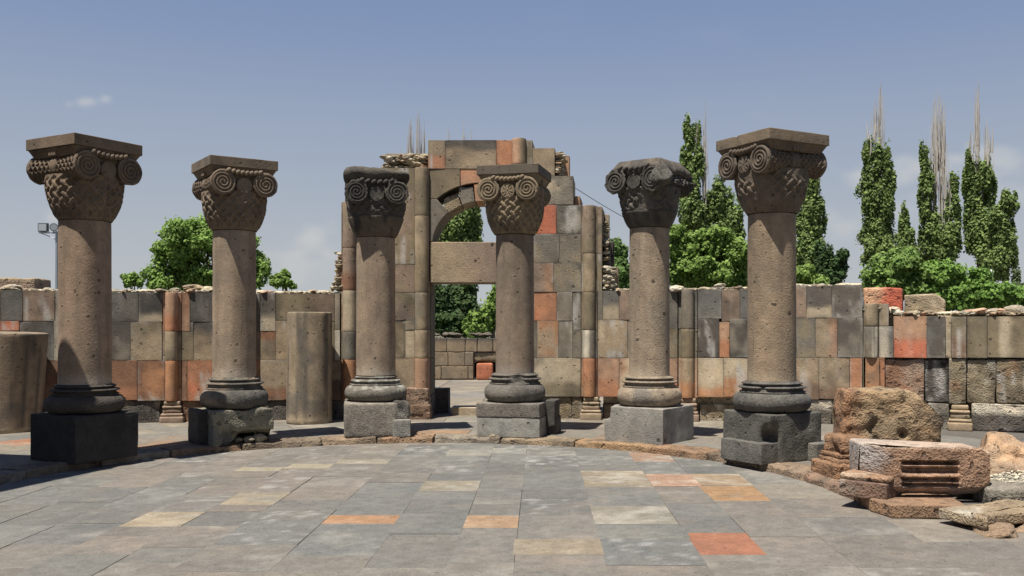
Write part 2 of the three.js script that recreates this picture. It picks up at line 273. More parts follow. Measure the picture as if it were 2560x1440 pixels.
// blocks laid round a circle: built straight, then bent
function bent(cx, cz, r0, r1, a0, a1, y0, y1, o) {
  const rm = (r0 + r1) / 2, w = (a1 - a0) * rm - (o.gap ?? 0.006), am = (a0 + a1) / 2, g = block(w, y1 - y0, r1 - r0 - 0.004, o), P = g.attributes.position, N = g.attributes.normal;
  for (let i = 0; i < P.count; i++) {
    const x = P.getX(i), z = P.getZ(i), a = am + x / rm, r = rm - z, nx = N.getX(i), nz = N.getZ(i), sa = Math.sin(a), ca = Math.cos(a);
    P.setXYZ(i, cx + r * sa, P.getY(i) + (y0 + y1) / 2, cz - r * ca); N.setXYZ(i, nx * ca - nz * sa, N.getY(i), nx * sa + nz * ca);
  }
  return g;
}
{
  const am = structure('ambulatory_floor', 'pale stone floor of the ambulatory between columns and wall');
  const R = rng(9), B = new Buf();
  // bedding under the slabs
  for (let i = 0; i <= 80; i++) { const a = -1.68 + 3.36 * i / 80; for (const r of [CR + 0.1, 12]) B.vert([CX + r * Math.sin(a), STY - 0.012, CZ - r * Math.cos(a)], [0, 1, 0], [r * Math.sin(a) / TILE, r * Math.cos(a) / TILE], [0.09, 0.08, 0.068]); }
  for (let i = 0; i < 80; i++) B.i.push(i * 2, i * 2 + 2, i * 2 + 1, i * 2 + 2, i * 2 + 3, i * 2 + 1);
  mesh('bedding', B.geo(), mFloor, am);
  const tone = ['#a09a92', '#9c958c', '#a6988a', '#98948f', '#a89c8a'];
  const rows = [4.52, 5.02, 5.6, 6.15, 6.75, 7.4, 8.2];
  for (let k = 0; k < rows.length - 1; k++) {
    let a = -1.68 + R() * 0.05;
    while (a < 1.46) {
      const da = (0.75 + R() * 0.6) / rows[k], am2 = a + da / 2, sd = SEED++, x = CX + rows[k] * Math.sin(am2), z = CZ - rows[k] * Math.cos(am2);
      if (Math.abs(x - atX(1280, -z)) < 1280 / F * -z + 1.2) {
        let A = lin(tone[(R() * 5) | 0], FG * 0.92), S = lin(R() < 0.5 ? '#b4aa9a' : '#8d8781', FG);
        if (k < 2 && R() < 0.18) A = lin('#b8906c', FG);
        if (x < -6.0 && x > -7.4 && z < -11.2 && z > -12.4) A = lin('#bf7d55', FG);
        const cf = stoneColor(A, S, 'n', sd, da * 6, 0.5, 0.7);
        mesh('paving_slab', bent(CX, CZ, rows[k], rows[k + 1], a, a + da, STY - 0.06, STY + (R() - 0.5) * 0.005, { r: 0.005, cell: 0.11, fine: 'y', color: (x, y, z) => cf(x, z, sd), seed: sd }), mFloor, am);
      }
      a += da;
    }
  }
  // court beyond the doorway
  for (let i = 0; i < 5; i++) for (let j = 0; j < 9; j++) {
    const sd = SEED++, x = -4.4 + i * 1.3, z = -16.6 - j * 1.15, cf = stoneColor(lin(tone[(R() * 5) | 0], FG * 0.95), lin('#b7a48e', FG), 'n', sd, 1, 1, 0.7);
    mesh('paving_slab', block(1.29, 0.06, 1.14, { r: 0.005, cell: 0.2, fine: 'y', color: (x, y, z) => cf(x, z, sd), seed: sd }), mFloor, am, x, STY - 0.03 + (R() - 0.5) * 0.006, z);
  }
  // kerb: one long curved stone after another
  const kb = structure('kerb', 'curved kerb of worn stones at the edge of the paving');
  let a = -1.72, i = 0;
  const kc = ['#8c8078', '#8a7d70', '#857362', '#8f8270', '#8d8378', '#8f7156', '#8f7c66', '#917a62', '#a5805e', '#8f8578', '#98836a', '#a5865f', '#a8835a', '#9a7656', '#8d7460', '#947c66', '#987660'];
  while (a < 1.42) {
    const da = (0.62 + R() * 0.55) / CR, sd = SEED++, A = lin(kc[Math.min(kc.length - 1, Math.max(0, Math.round((a + 1.72) / 3.14 * kc.length)))], 0.95), cf = stoneColor(A, lin('#6f5f50', 0.9), 'n', sd, da * CR, 0.15, 1);
    const chip = 0.02 + 0.03 * R(), seedc = sd * 1.7;
    mesh('kerb_stone', bent(CX, CZ, CR - 0.02 + R() * 0.03, CR + 0.36, a, a + da, -0.05, STY + 0.008 + (R() - 0.5) * 0.012, { r: 0.018, cell: 0.035, fine: 'yz', rough: 0.02, freq: 6, smooth: true, color: cf, seed: sd, gap: 0.008 + 0.012 * R(), deform: (x, y, z) => { const k = sstep(0.05, 0.16, z) * sstep(0, 0.05, y + 0.02); return [x, y - k * Math.max(0, chip * (0.2 + 1.5 * fbm(x * 5 + seedc, 1, 2, 3))), z - k * Math.max(0, chip * 1.6 * fbm(x * 4 + seedc, 5, 2, 3))]; } }), mRough, kb);
    a += da; i++;
  }
}

// ------------------------------------------------------------------ the ring wall (circle of 18 m) : stones measured along it
const WX = -1.2, WZ = 2.9, WR = 18;
function onWall(px, back = 0) {
  const k = (px - PX) / F, r = WR, A = k * k + 1, Bq = 2 * (-WX * k + WZ), C = WX * WX + WZ * WZ - r * r, d = (-Bq + Math.sqrt(Bq * Bq - 4 * A * C)) / (2 * A);
  const x = k * d, z = -d, nx = (WX - x) / r, nz = (WZ - z) / r;
  return { x: x - nx * back, z: z - nz * back, d };
}
function place(x0, x1) { const a = onWall(x0), b = onWall(x1), dx = b.x - a.x, dz = b.z - a.z; return { w: Math.hypot(dx, dz), ry: Math.atan2(-dz, dx), x: (a.x + b.x) / 2, z: (a.z + b.z) / 2, d: (a.d + b.d) / 2, nx: -dz / Math.hypot(dx, dz) * -1, nz: 0 }; }
function wallStone(parent, x0, x1, y0, y1, A, S, mode, o = {}) {
  const q = place(x0, x1), Y1 = atY(y0, q.d), Y0 = Math.max(atY(y1, q.d), o.toGround ? STY - 0.04 : -1), h = Y1 - Y0, dep = o.dep ?? 0.42, sd = SEED++, proud = (o.proud ?? 0) + (((sd * 0.618) % 1) - 0.5) * 0.008, w = q.w;
  const cf = stoneColor(A, S, mode, sd, w, h), jt = o.joint ?? 0.0025;
  const lime = ((sd * 0.377) % 1) < 0.3 ? 0.5 : 0.12, soot = ((sd * 0.733) % 1) < 0.55 ? 0.7 : 0.2, drip = ((sd * 0.291) % 1) < 0.28 ? 0.75 : 0.12;
  const col = (x, y, z) => { const c = cf(x, y, z), e = Math.min(w / 2 - Math.abs(x), h / 2 - Math.abs(y)), n = fbm(x * 5 + sd, y * 5, sd, 3); const g = sstep(0.045, 0.0, e + 0.02 * n); let k = mix3(c, [0.38, 0.36, 0.32], g * lime * sstep(-0.2, 0.4, n)); k = mix3(k, [k[0] * 0.42, k[1] * 0.42, k[2] * 0.43], soot * sstep(0.02, 0.4, fbm(x * 3.1 + sd * 1.9, y * 3.1, sd, 4)));
    k = mix3(k, [0.40, 0.375, 0.335], drip * sstep(0.18, 0.48, fbm(x * 13 + sd, y * 2.6, sd * 0.7, 4) + 0.25 * fbm(x * 2 + sd, y * 2, 8, 2)));
    return k.map((v) => v * (1 - 0.22 * g * (1 - lime))); };
  const g = block(w - jt, h - jt, dep, { r: o.r ?? 0.005, cell: o.cell ?? 0.042, color: col, rough: o.rough ?? 0.006, freq: o.freq ?? 4, smooth: !!o.rough, fine: o.fine ?? 'z', seed: sd, deform: o.deform && ((x, y, z) => o.deform(x, y, z, w, h, dep)) });
  const ax = Math.sin(q.ry), az = Math.cos(q.ry), off = proud - dep / 2;
  return mesh(o.name || 'stone_block', g, o.mat || mTuff, parent, q.x + ax * off, (Y0 + Y1) / 2, q.z + az * off, q.ry);
}
function rowStones(parent, rows, o = {}) {
  for (const row of rows) { const f = row.split(' '), [x0, x1, y0, y1] = f.map(Number); wallStone(parent, x0, x1, y0, y1, pal(f[4]), pal(f[5] || f[4]), f[6] || 'n', { ...o, mat: f[7] === 'P' ? mPit : f[7] === 'B' ? mBasalt : f[7] === 'X' ? mRough : o.mat, proud: f[8] ? Number(f[8]) : o.proud, ...(f[7] === 'X' ? { rough: 0.035, freq: 4, r: 0.02, cell: 0.04 } : {}) }); }
}
// engaged half column standing out of the wall
function halfColumn(parent, x0, x1, parts, o = {}) {
  const q = place(x0, x1), r = q.w / 2;
  for (const row of parts) {
    const f = row.split(' '), [y0, y1] = f.map(Number), Y1 = atY(y0, q.d), Y0 = atY(y1, q.d), h = Y1 - Y0, sd = SEED++, cf = stoneColor(pal(f[2]), pal(f[3]), f[4], sd, r * 2, h), nv = Math.max(4, Math.round(h / 0.06));
    const prof = [[0.0, -h / 2 + 0.002], [r - 0.008, -h / 2 + 0.002], ...Array.from({ length: nv + 1 }, (_, i) => [r, -h / 2 + 0.008 + (h - 0.014) * i / nv]), [r - 0.008, h / 2 - 0.001], [0.0, h / 2 - 0.001]];
    mesh('engaged_shaft', turned(prof, 18, cf, (a, y, rr) => rr > 0.02 ? 0.003 * fbm(a * 3, y * 4, sd, 2) : 0, -Math.PI / 2 - 0.05, Math.PI / 2 + 0.05), mTuff, parent, q.x, (Y0 + Y1) / 2, q.z, q.ry);
    wallStone(parent, x0 - (o.wide ?? 7), x1 + (o.wide ?? 9), y0, y1, pal(f[3]).map((v, i) => mixf(v, pal(f[2])[i], 0.6)), pal(f[3]), f[4], { proud: -0.012, dep: o.dep, name: 'backing_block' });
  }
}
// stepped moulding at the foot of an engaged column
function pilasterFoot(parent, x0, x1, y0, y1, A, worn = 0) {
  const q = place(x0, x1), top = atY(y0, q.d), n = 5, hs = [0.2, 0.13, 0.2, 0.13, 0.34], ws = [0.72, 0.82, 0.82, 0.96, 1.04], pr = [0.05, 0.085, 0.075, 0.12, 0.14], H = top - STY + 0.02;
  let y = top;
  for (let i = 0; i < n; i++) {
    const h = H * hs[i], w = q.w * ws[i], sd = SEED++, dep = 0.32 + pr[i], ax = Math.sin(q.ry), az = Math.cos(q.ry);
    mesh('moulding', block(w, h - 0.003, dep, { r: Math.min(0.022, h * 0.4), cell: 0.04, fine: 'xyz', rough: 0.008 + worn, freq: 8, smooth: true, color: stoneColor(A, pal('b'), 'n', sd, w, h), seed: sd }), mTuff, parent, q.x + ax * (pr[i] - dep / 2), y - h / 2, q.z + az * (pr[i] - dep / 2), q.ry);
    y -= h;
  }
}
// rubble: eight shapes of broken stone, shared
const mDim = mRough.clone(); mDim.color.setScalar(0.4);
const RUB = [['#cdbfa4', '#a8977a'], ['#c4b494', '#8f7d64'], ['#d3c8b2', '#b5a586'], ['#b8a284', '#8c765c'], ['#c9a78a', '#b08463'], ['#9c917f', '#7a6c5a'], ['#d8d0be', '#bfb196'], ['#b7a893', '#a08a6c']].map(([a, b], i) => rock(201 + i, stoneColor(lin(a, 1.35), lin(b, 1.25), 'n', 300 + i, 1, 1), 2, 0.34, 0.6, true));
function rubbleStone(parent, x, y, z, s, R, i) { const m = mesh('rubble_stone', RUB[(i ?? R() * 8) | 0], mRough, parent, x, y, z, R() * 6.28); m.scale.set(s * (0.9 + 0.7 * R()), s * (0.55 + 0.6 * R()), s * (0.8 + 0.5 * R())); m.rotation.z = (R() - 0.5) * 0.4; return m; }
function wallTop(parent, x0, x1, yTop, n, seed, o = {}) {           // rubble core showing along a broken wall top
  const R = rng(seed), a = onWall(x0), b = onWall(x1), f = (q) => Math.atan2(q.x - WX, WZ - q.z), top = atY(yTop, (a.d + b.d) / 2), A = lin('#d0c1a4', 1.25), sd = SEED++;
  const g = bent(WX, WZ, WR + 0.17, WR + 0.84, f(a), f(b), STY - 0.03, top + 0.055, { r: 0.03, cell: 0.09, fine: 'yz', rough: 0.05, freq: 3.2, smooth: true, gap: 0, color: stoneColor(A, lin('#b8a88c', 1.4), 'n', sd, 1, 1), deform: (x, y, z) => [x, y + (y > 0 ? 0.025 * fbm(x * 2.2 + sd, z * 2, 4, 3) - 0.02 : 0), z > 0 ? z - 0.06 : z] });
  mesh('rubble_core', g, mRough, parent);
  for (let i = 0; i < n; i++) {
    const t = (i + R()) / n, ang = mixf(f(a), f(b), t), back = 0.04 + R() * R() * 0.5, r = WR + back, s = 0.05 + 0.085 * Math.pow(R(), 2) + (R() < 0.03 ? 0.09 : 0);
    rubbleStone(parent, WX + r * Math.sin(ang), top + 0.012 + 0.018 * fbm(ang * 40, 1, seed, 2) + s * 0.12 + (o.lift ?? 0) * back, WZ - r * Math.cos(ang), s, R);
  }
}

// ---- left stretch
{
  const w = thing('ruined_wall', 'long low wall of dark and orange blocks left of the arched doorway', 'wall');
  rowStones(w, ['-300 -140 726 803 g d n', '-140 2 726 803 b g n', '2 57 726 803 u g n', '57 137 726 803 p b n', '137 206 726 803 g w v', '206 274 728 805 d g n', '274 346 731 805 u d n', '346 406 731 805 d c b', '-300 -100 803 901 t b n', '-100 0 803 901 b d n', '0 48 803 827 R O n', '0 48 827 901 t g n', '48 135 804 901 d u n', '135 210 803 901 w g v', '210 326 805 901 d g n', '326 405 805 901 b t n',
    '-300 -120 901 1002 o r n', '-120 60 901 1002 r o n', '60 180 901 1002 r i n', '180 343 901 1002 r O b', '343 412 901 1002 r o n', '455 475 731 828 P r n', '475 532 731 805 d g n', '475 484 805 828 d g n', '455 484 828 901 b t n', '484 545 805 901 t d t', '455 468 901 1002 r o n', '468 545 901 1002 O R n', '532 604 731 805 g d n', '545 604 805 901 t b n', '545 604 901 1002 O o n',
    '651 689 731 828 d c b', '651 689 828 900 t O t', '689 837 734 803 b p r', '689 760 803 900 t b n', '760 837 803 900 b t n', '651 740 900 1001 t r b', '740 853 900 1001 t i b', '837 850 734 827 g c v', '837 850 827 900 w b v']);
  rowStones(w, ['-300 0 1002 1066 g k n X -0.03', '0 200 1002 1066 d g n X -0.03', '200 401 1002 1066 k g n X -0.03', '455 530 1002 1064 r b n X -0.03', '530 672 1002 1062 d k n X -0.03', '672 790 1002 1062 d g n X -0.03', '790 900 1002 1060 k d n X -0.03'], { toGround: true });
  halfColumn(w, 413, 445, ['731 828 P O b', '828 901 b t n', '901 1002 o r n']);
  halfColumn(w, 608, 641, ['733 828 d g n', '828 900 p b n', '900 1001 r o n']);
  pilasterFoot(w, 402, 460, 1002, 1062, pal('p'));
  wallTop(w, -300, 148, 726, 78, 5); wallTop(w, 148, 420, 730, 62, 6); wallTop(w, 420, 853, 733, 92, 7);
  const R = rng(15), q = onWall(478, 0.25); rubbleStone(w, q.x, atY(717, q.d), q.z, 0.2, R, 3); const q2 = onWall(520, 0.2); rubbleStone(w, q2.x, atY(722, q2.d), q2.z, 0.26, R, 1); const q3 = onWall(30, 0.15); rubbleStone(w, q3.x, atY(716, q3.d), q3.z, 0.2, R, 6);
}
{ // slab lying on the left wall
  const d = 15.2, t = thing('stone_slab', 'long brown stone slab resting on the far left wall top', 'stone slab', atX(-60, d), atY(727, d), -d, 0.1), sd = SEED++;
  mesh('slab', block(2.1, 0.2, 0.6, { r: 0.025, cell: 0.06, fine: 'xyz', rough: 0.03, smooth: true, color: stoneColor(pal('p'), pal('t'), 't', sd, 2, 0.2) }), mRough, t, 0, 0.1, 0);
}
// ---- the arched doorway
const PD = 15.1;
{
  const p = thing('arched_doorway', 'tall ruined stone doorway with lintel and broken arch behind the columns', 'doorway');
  const full = { dep: 0.84 };
  rowStones(p, ['891 958 505 661 b t n', '958 1037 420 661 b p n', '891 1037 661 731 p b n', '891 1037 731 801 b p n', '891 1013 801 895 b t n', '1013 1037 825 895 c t n', '1013 1037 801 825 b t n', '891 1037 895 990 t p n',
    '1070 1113 350 422 t O b', '1113 1241 350 422 t d t P', '1241 1281 350 422 O P n', '1315 1331 350 422 b p n', '1331 1387 370 440 t b n', '1281 1331 422 460 b t n', '1331 1350 440 512 g b n', '1350 1433 440 512 g c n P', '1433 1447 483 512 P r n T -0.35', '1335 1391 513 585 R O n', '1391 1453 513 585 g w n P', '1335 1398 585 658 g b n P', '1398 1453 585 658 g b n P',
    '1335 1384 658 730 p P r', '1384 1453 658 730 g b n P', '1335 1392 730 802 O R n', '1392 1431 730 802 g c v', '1431 1453 730 825 g b v', '1335 1343 802 895 g b n', '1343 1396 802 895 o t n', '1396 1431 802 895 g w v', '1431 1453 825 895 g b n', '1335 1452 895 992 c b b'], full);
  halfColumn(p, 857, 891, ['505 620 p b n', '620 726 p r b', '726 828 c o n', '828 898 g b n', '898 1003 o r n'], { wide: 4, dep: 0.8 });
  halfColumn(p, 1037, 1072, ['420 540 b p n', '540 731 b t n', '731 825 g b n', '825 895 t c n', '895 990 P o n'], { wide: 0.5, dep: 0.84 });
  halfColumn(p, 1458, 1488, ['514 634 b p n', '634 730 b t n', '730 825 b t n', '825 895 g w v', '895 992 O o b'], { wide: 5, dep: 0.84 });
  halfColumn(p, 1281, 1315, ['347 412 P b r'], { wide: 0, dep: 0.84 });
  rowStones(p, ['1493 1505 516 634 b p n', '1493 1505 634 730 b t n'], { dep: 0.8 });
  rowStones(p, ['891 1016 990 1046 i b n X -0.06', '1335 1430 992 1054 b w n X -0.04', '1430 1455 992 1054 b c n X -0.04'], { toGround: true, dep: 0.8 });
  { const R = rng(4), q = place(1018, 1070); for (let i = 0; i < 4; i++) { const sd = SEED++, h = 0.16, w = 0.34 + 0.03 * i; mesh('moulding', block(w, h, 0.5, { r: 0.02, cell: 0.04, fine: 'xyz', rough: 0.035, freq: 7, smooth: true, color: stoneColor(pal('i'), pal('p'), 'n', sd, w, h) }), mRough, p, q.x, STY + 0.42 - i * 0.13, q.z - 0.12, q.ry + (R() - 0.5) * 0.1); } }
  pilasterFoot(p, 1452, 1504, 992, 1052, pal('t'));
  // reveals of the opening, both sides
  const xl = atX(1073, PD), xr = -0.2, jam = (x0, x1, y0, y1, z0, z1, A, S, name = 'jamb_block', mat = mTuff) => { const sd = SEED++; mesh(name, block(x1 - x0, y1 - y0 - 0.004, z0 - z1, { r: 0.01, cell: 0.07, fine: 'xyz', color: stoneColor(A, S, 'n', sd, x1 - x0, y1 - y0) }), mat, p, (x0 + x1) / 2, (y0 + y1) / 2, (z0 + z1) / 2); };
  let y = 0.44; for (const h of [0.61, 0.45, 0.6, 0.18]) { jam(xl - 0.5, xl, y, y + h, -PD - 0.25, -PD - 0.86, pal('b', 1.2), pal('d', 1.2)); jam(xr, xr + 0.34, y, y + h, -PD - 0.02, -PD - 0.84, pal('b', 1.2), pal('d', 1.2)); y += h; }
  jam(xl - 0.4, xl + 0.01, STY - 0.02, 0.44, -PD - 0.3, -PD - 0.86, pal('k'), pal('d')); jam(xr, xr + 0.4, STY - 0.02, 0.44, -PD - 0.05, -PD - 0.84, pal('k'), pal('d'));
  jam(xl - 0.3, xl + 0.22, STY - 0.02, 0.5, -PD - 0.88, -PD - 1.25, pal('k'), pal('d'), 'step_block', mBasalt);
  jam(xl + 0.3, xr + 0.1, STY - 0.02, STY + 0.13, -PD - 0.55, -PD - 1.0, pal('t'), pal('c'), 'door_sill', mFloor);
  // lintel, pitted
  { const x0 = atX(1074, PD), x1 = 0.1, y0 = atY(707, PD), y1 = atY(605, PD), sd = SEED++; mesh('lintel', block(x1 - x0, y1 - y0, 0.62, { r: 0.012, cell: 0.06, fine: 'xyz', rough: 0.004, color: stoneColor(pal('p', 1.42), pal('t', 1.5), 'l', sd, x1 - x0, 0.6) }), mPit, p, (x0 + x1) / 2, (y0 + y1) / 2, -PD - 0.31); }
  // arch: big stones cut to a curve, with a loose inner ring of voussoirs
  const ax = atX(1200, PD), ay = atY(622, PD), S = PD / F, V = (px, py) => [atX(px, PD), atY(py, PD)];
  const slabOf = (name, pts, dep, A, B, mode, front = 0, mat = mTuff) => {
    const sh = new THREE.Shape(pts.map(([x, y]) => new THREE.Vector2(x, y))), g = new THREE.ExtrudeGeometry(sh, { depth: dep - 0.02, bevelEnabled: true, bevelThickness: 0.01, bevelSize: 0.008, bevelOffset: -0.008, bevelSegments: 2, curveSegments: 8, steps: 4 }), sd = SEED++, P = g.attributes.position, cf = stoneColor(A, B, mode, sd, 0.5, 0.6), c = [], u = [];
    for (let i = 0; i < P.count; i++) { const k = cf(P.getX(i) - ax, P.getY(i) - ay - 0.4, P.getZ(i)); c.push(2 * k[0], 2 * k[1], 2 * k[2]); u.push((P.getX(i) + P.getZ(i) * 0.7) / TILE + sd * 0.37, (P.getY(i) + P.getZ(i) * 0.3) / TILE); }
    g.setAttribute('color', new THREE.Float32BufferAttribute(c, 3)); g.setAttribute('uv', new THREE.Float32BufferAttribute(u, 2));
    return mesh(name, g, mat, p, 0, 0, -PD - front - dep + 0.01);
  };
  const ring = (r, a0, a1, n) => Array.from({ length: n + 1 }, (_, i) => { const a = (a0 + (a1 - a0) * i / Math.max(n, 1)) * Math.PI / 180; return [ax + r * S * Math.cos(a), ay + r * S * Math.sin(a)]; });
  slabOf('arch_stone', [V(1073, 420), V(1073, 497), ...ring(165, 130.7, 107.6, 8).map(([x, y]) => [x, y]), V(1150, 420)].map((q, i) => q), 0.82, pal('b'), pal('p'), 'n');
  slabOf('arch_stone', [V(1073, 498), V(1073, 604), ...ring(121, 171.5, 131, 12), ...ring(165, 130.9, 130.9, 0)], 0.82, pal('g'), pal('b'), 'n');
  slabOf('arch_stone', [V(1151, 420), ...ring(165, 107, 88, 6), V(1206, 420)], 0.8, pal('P'), pal('O'), 'n', 0.005);
  slabOf('arch_stone', [V(1207, 420), ...ring(165, 87.5, 50, 10), V(1334, 497), V(1334, 420)], 0.82, pal('b'), pal('t'), 'n');
  slabOf('arch_stone', [...ring(121, 49, 8.6, 12), V(1334, 604), V(1334, 498), ...ring(165, 49.2, 49.2, 0)], 0.82, pal('b'), pal('g'), 'n');
  slabOf('voussoir', [...ring(119, 131, 113.5, 5), ...ring(150, 112.5, 116, 1), ...ring(155, 121, 126, 2), ...ring(140, 130, 131, 1)], 0.68, pal('t'), pal('b'), 'n', 0.05, mRough);
  slabOf('voussoir', [...ring(119, 112.5, 96.5, 5), ...ring(158, 96.5, 103, 2), ...ring(163, 107, 109, 1), ...ring(150, 111, 111, 0)], 0.7, pal('g'), pal('t'), 'n', 0.03, mPit);
  slabOf('voussoir', [...ring(119, 95.5, 83, 4), ...ring(163, 83, 95.5, 4)], 0.74, pal('P'), pal('o'), 'n', 0.015);
  slabOf('voussoir', [...ring(119, 82, 66, 5), ...ring(160, 66, 82, 4)], 0.72, pal('b'), pal('t'), 'n', 0.03);
  slabOf('voussoir', [...ring(119, 65, 50, 5), ...ring(158, 50, 65, 4)], 0.72, pal('t'), pal('b'), 'n', 0.04);
  // rubble fill laid bare at the broken edges
  const R = rng(23), fill = (x0, x1, y0, y1, n, back, sMin, sMax, slant = 0) => { for (let i = 0; i < n; i++) { const v = R(), px = mixf(x0 + slant * (1 - v), x1, R()), py = mixf(y0, y1, v), q = onWall(px, back + R() * 0.12), s = mixf(sMin, sMax, R()); rubbleStone(p, q.x, atY(py, q.d), q.z, s, R); } };
  rowStones(p, ['958 1070 375 388 t c n'], { proud: -0.3, dep: 0.5 }); rowStones(p, ['962 1069 386 420 d b n'], { proud: -0.2, dep: 0.6, mat: mRough });
  fill(962, 1066, 388, 418, 85, 0.1, 0.07, 0.17); fill(1000, 1066, 382, 392, 12, 0.15, 0.1, 0.2);
  rowStones(p, ['1387 1406 376 440 d g n'], { proud: -0.22, dep: 0.6, mat: mRough }); rowStones(p, ['1402 1418 372 440 P r n'], { proud: -0.62, dep: 0.2 });
  fill(1392, 1410, 380, 438, 34, 0.06, 0.07, 0.15);
  rowStones(p, ['1506 1518 525 726 b t n'], { proud: -0.6, dep: 0.2 }); rowStones(p, ['1505 1522 600 726 k d n X'], { proud: -0.25, dep: 0.55 }); rowStones(p, ['1518 1530 595 726 d k n X', '1528 1541 662 726 p b n'], { proud: -0.6, dep: 0.2 });
  fill(1508, 1516, 540, 660, 20, 0.15, 0.07, 0.13); fill(1508, 1530, 664, 724, 70, 0.05, 0.07, 0.16);
  rowStones(p, ['846 853 600 660 p t n'], { proud: -0.6, dep: 0.2 }); rowStones(p, ['838 853 650 726 t c n X'], { proud: -0.2, dep: 0.55 });
  fill(843, 853, 630, 726, 50, 0.05, 0.07, 0.15); fill(822, 852, 690, 728, 40, 0.1, 0.06, 0.14, 26);
}
// ---- right stretch
{
  const w = thing('ruined_wall', 'mid height wall of grey and orange blocks right of the arched doorway', 'wall');
  rowStones(w, ['1507 1548 727 800 u c b', '1548 1600 727 800 p t n', '1494 1569 800 895 t c v', '1569 1600 800 895 t b n', '1494 1548 895 992 P O b', '1548 1600 895 992 P c n', '1600 1694 725 822 g d n', '1600 1694 822 895 b g n', '1600 1694 895 993 P R b',
    '1745 1804 723 797 u g n', '1804 1850 723 805 p b n', '1850 1912 722 797 u d n', '1745 1798 797 894 d k n', '1798 1824 805 894 P O b', '1824 1920 797 894 k g n', '1745 1809 895 993 c o b', '1809 1910 895 993 c o b', '1912 2016 715 795 p b n', '2016 2080 715 795 d c b', '2080 2156 712 795 d g n', '1920 2038 795 894 g b n', '2038 2094 795 894 t P r', '2094 2157 795 894 d g n', '1910 2047 894 998 t i b', '2047 2124 894 998 t i b', '2124 2156 894 998 O o b']);
  rowStones(w, ['1494 1507 727 800 g b n']);
  halfColumn(w, 1703, 1735, ['723 822 g u n', '822 895 b g n', '895 995 t o b']);
  pilasterFoot(w, 1697, 1747, 995, 1056, pal('p'));
  rowStones(w, ['1505 1600 1010 1056 i b n X -0.14', '1600 1696 1002 1056 d g n X -0.08', '1747 1905 1012 1058 b w n X -0.1', '1905 2080 998 1062 g w t X -0.03'], { toGround: true });
  wallTop(w, 1507, 1700, 729, 46, 25); wallTop(w, 1700, 1912, 725, 52, 26); wallTop(w, 1912, 2085, 717, 36, 27); wallTop(w, 2085, 2156, 714, 0, 28);
  const R = rng(33), q = onWall(1797, 0.3); rubbleStone(w, q.x, atY(712, q.d), q.z, 0.2, R, 2);
}
{
  const w = thing('ruined_wall', 'lowest wall stretch with a bright red block at the far right', 'wall');
  halfColumn(w, 2161, 2196, ['759 815 b t n', '816 894 g w v'], { wide: 2 });
  rowStones(w, ['2198 2222 759 815 t b n', '2198 2234 816 894 w u r', '2234 2317 791 895 P R b', '2317 2364 791 895 d u n', '2364 2378 791 895 c t n', '2378 2416 792 895 b i b . 0.05', '2417 2468 791 895 b g n', '2468 2640 791 895 b c v', '2640 2800 791 895 b t n', '2163 2199 894 1000 o i n . 0.05', '2199 2212 894 1000 O o n']);
  rowStones(w, ['2212 2310 899 1007 r p n X -0.05', '2310 2372 899 1007 k d n X -0.05', '2372 2416 896 1010 b r n X 0.03', '2416 2490 899 1010 b w n X -0.03', '2490 2640 899 1010 b o n X -0.03', '2640 2800 899 1010 g b n X -0.03']);
  rowStones(w, ['2080 2230 1000 1068 b g n X -0.03', '2230 2318 1007 1072 b g n X -0.03', '2318 2374 1009 1074 g w n X -0.03', '2430 2640 1012 1080 d w t X 0.02', '2640 2800 1012 1085 d g n X 0.02'], { toGround: true });
  pilasterFoot(w, 2370, 2430, 1012, 1075, pal('t'));
  wallTop(w, 2160, 2234, 775, 20, 41); wallTop(w, 2234, 2480, 788, 46, 42); wallTop(w, 2480, 2800, 788, 46, 43);
  const R = rng(52); for (const [px, py, s, i] of [[2232, 775, 0.2, 6], [2240, 785, 0.15, 2], [2395, 782, 0.16, 4], [2420, 781, 0.2, 4], [2448, 779, 0.24, 4], [2480, 780, 0.26, 7], [2508, 778, 0.2, 4], [2540, 779, 0.28, 5], [2275, 783, 0.18, 7]]) { const q = onWall(px, 0.2); rubbleStone(w, q.x, atY(py, q.d), q.z, s, R, i); }
}
function looseBlock(name, label, px0, px1, py0, py1, back, A, S, mode, o = {}) {
  const q = place(px0, px1), t = thing(name, label, 'stone block', 0, 0, 0), ax = Math.sin(q.ry), az = Math.cos(q.ry), d = q.d + back, sd = SEED++, w = q.w * d / q.d, h = atY(py0, d) - atY(py1, d), dep = o.dep ?? 0.7;
  t.position.set(q.x - ax * back, atY(py1, d), q.z - az * back); t.rotation.y = q.ry + (o.turn ?? 0);
  mesh('block', block(w, h, dep, { r: 0.03, cell: 0.05, fine: 'xyz', rough: o.rough ?? 0.04, freq: 4, smooth: true, color: stoneColor(A, S, mode, sd, w, h), deform: o.deform && ((x, y, z) => o.deform(x, y, z, w, h, dep)) }), mRough, t, 0, h / 2, -dep / 2);
  return t;
}
looseBlock('stone_block', 'orange stone block with red broken end lying on the right wall', 2157, 2256, 720, 782, 0.25, lin('#b98a68', 1.3), lin('#ad4c2e', 1.25), 'r', { dep: 0.55 });
looseBlock('stone_block', 'beige cracked stone block lying beside the orange one on the wall', 2260, 2364, 736, 786, 0.35, lin('#a38f76', 1.3), pal('b'), 'n', { dep: 0.6, deform: (x, y, z, w, h) => [x, y - (y > 0 ? 0.08 * sstep(0.25, 0.5, x / w) : 0), z] });
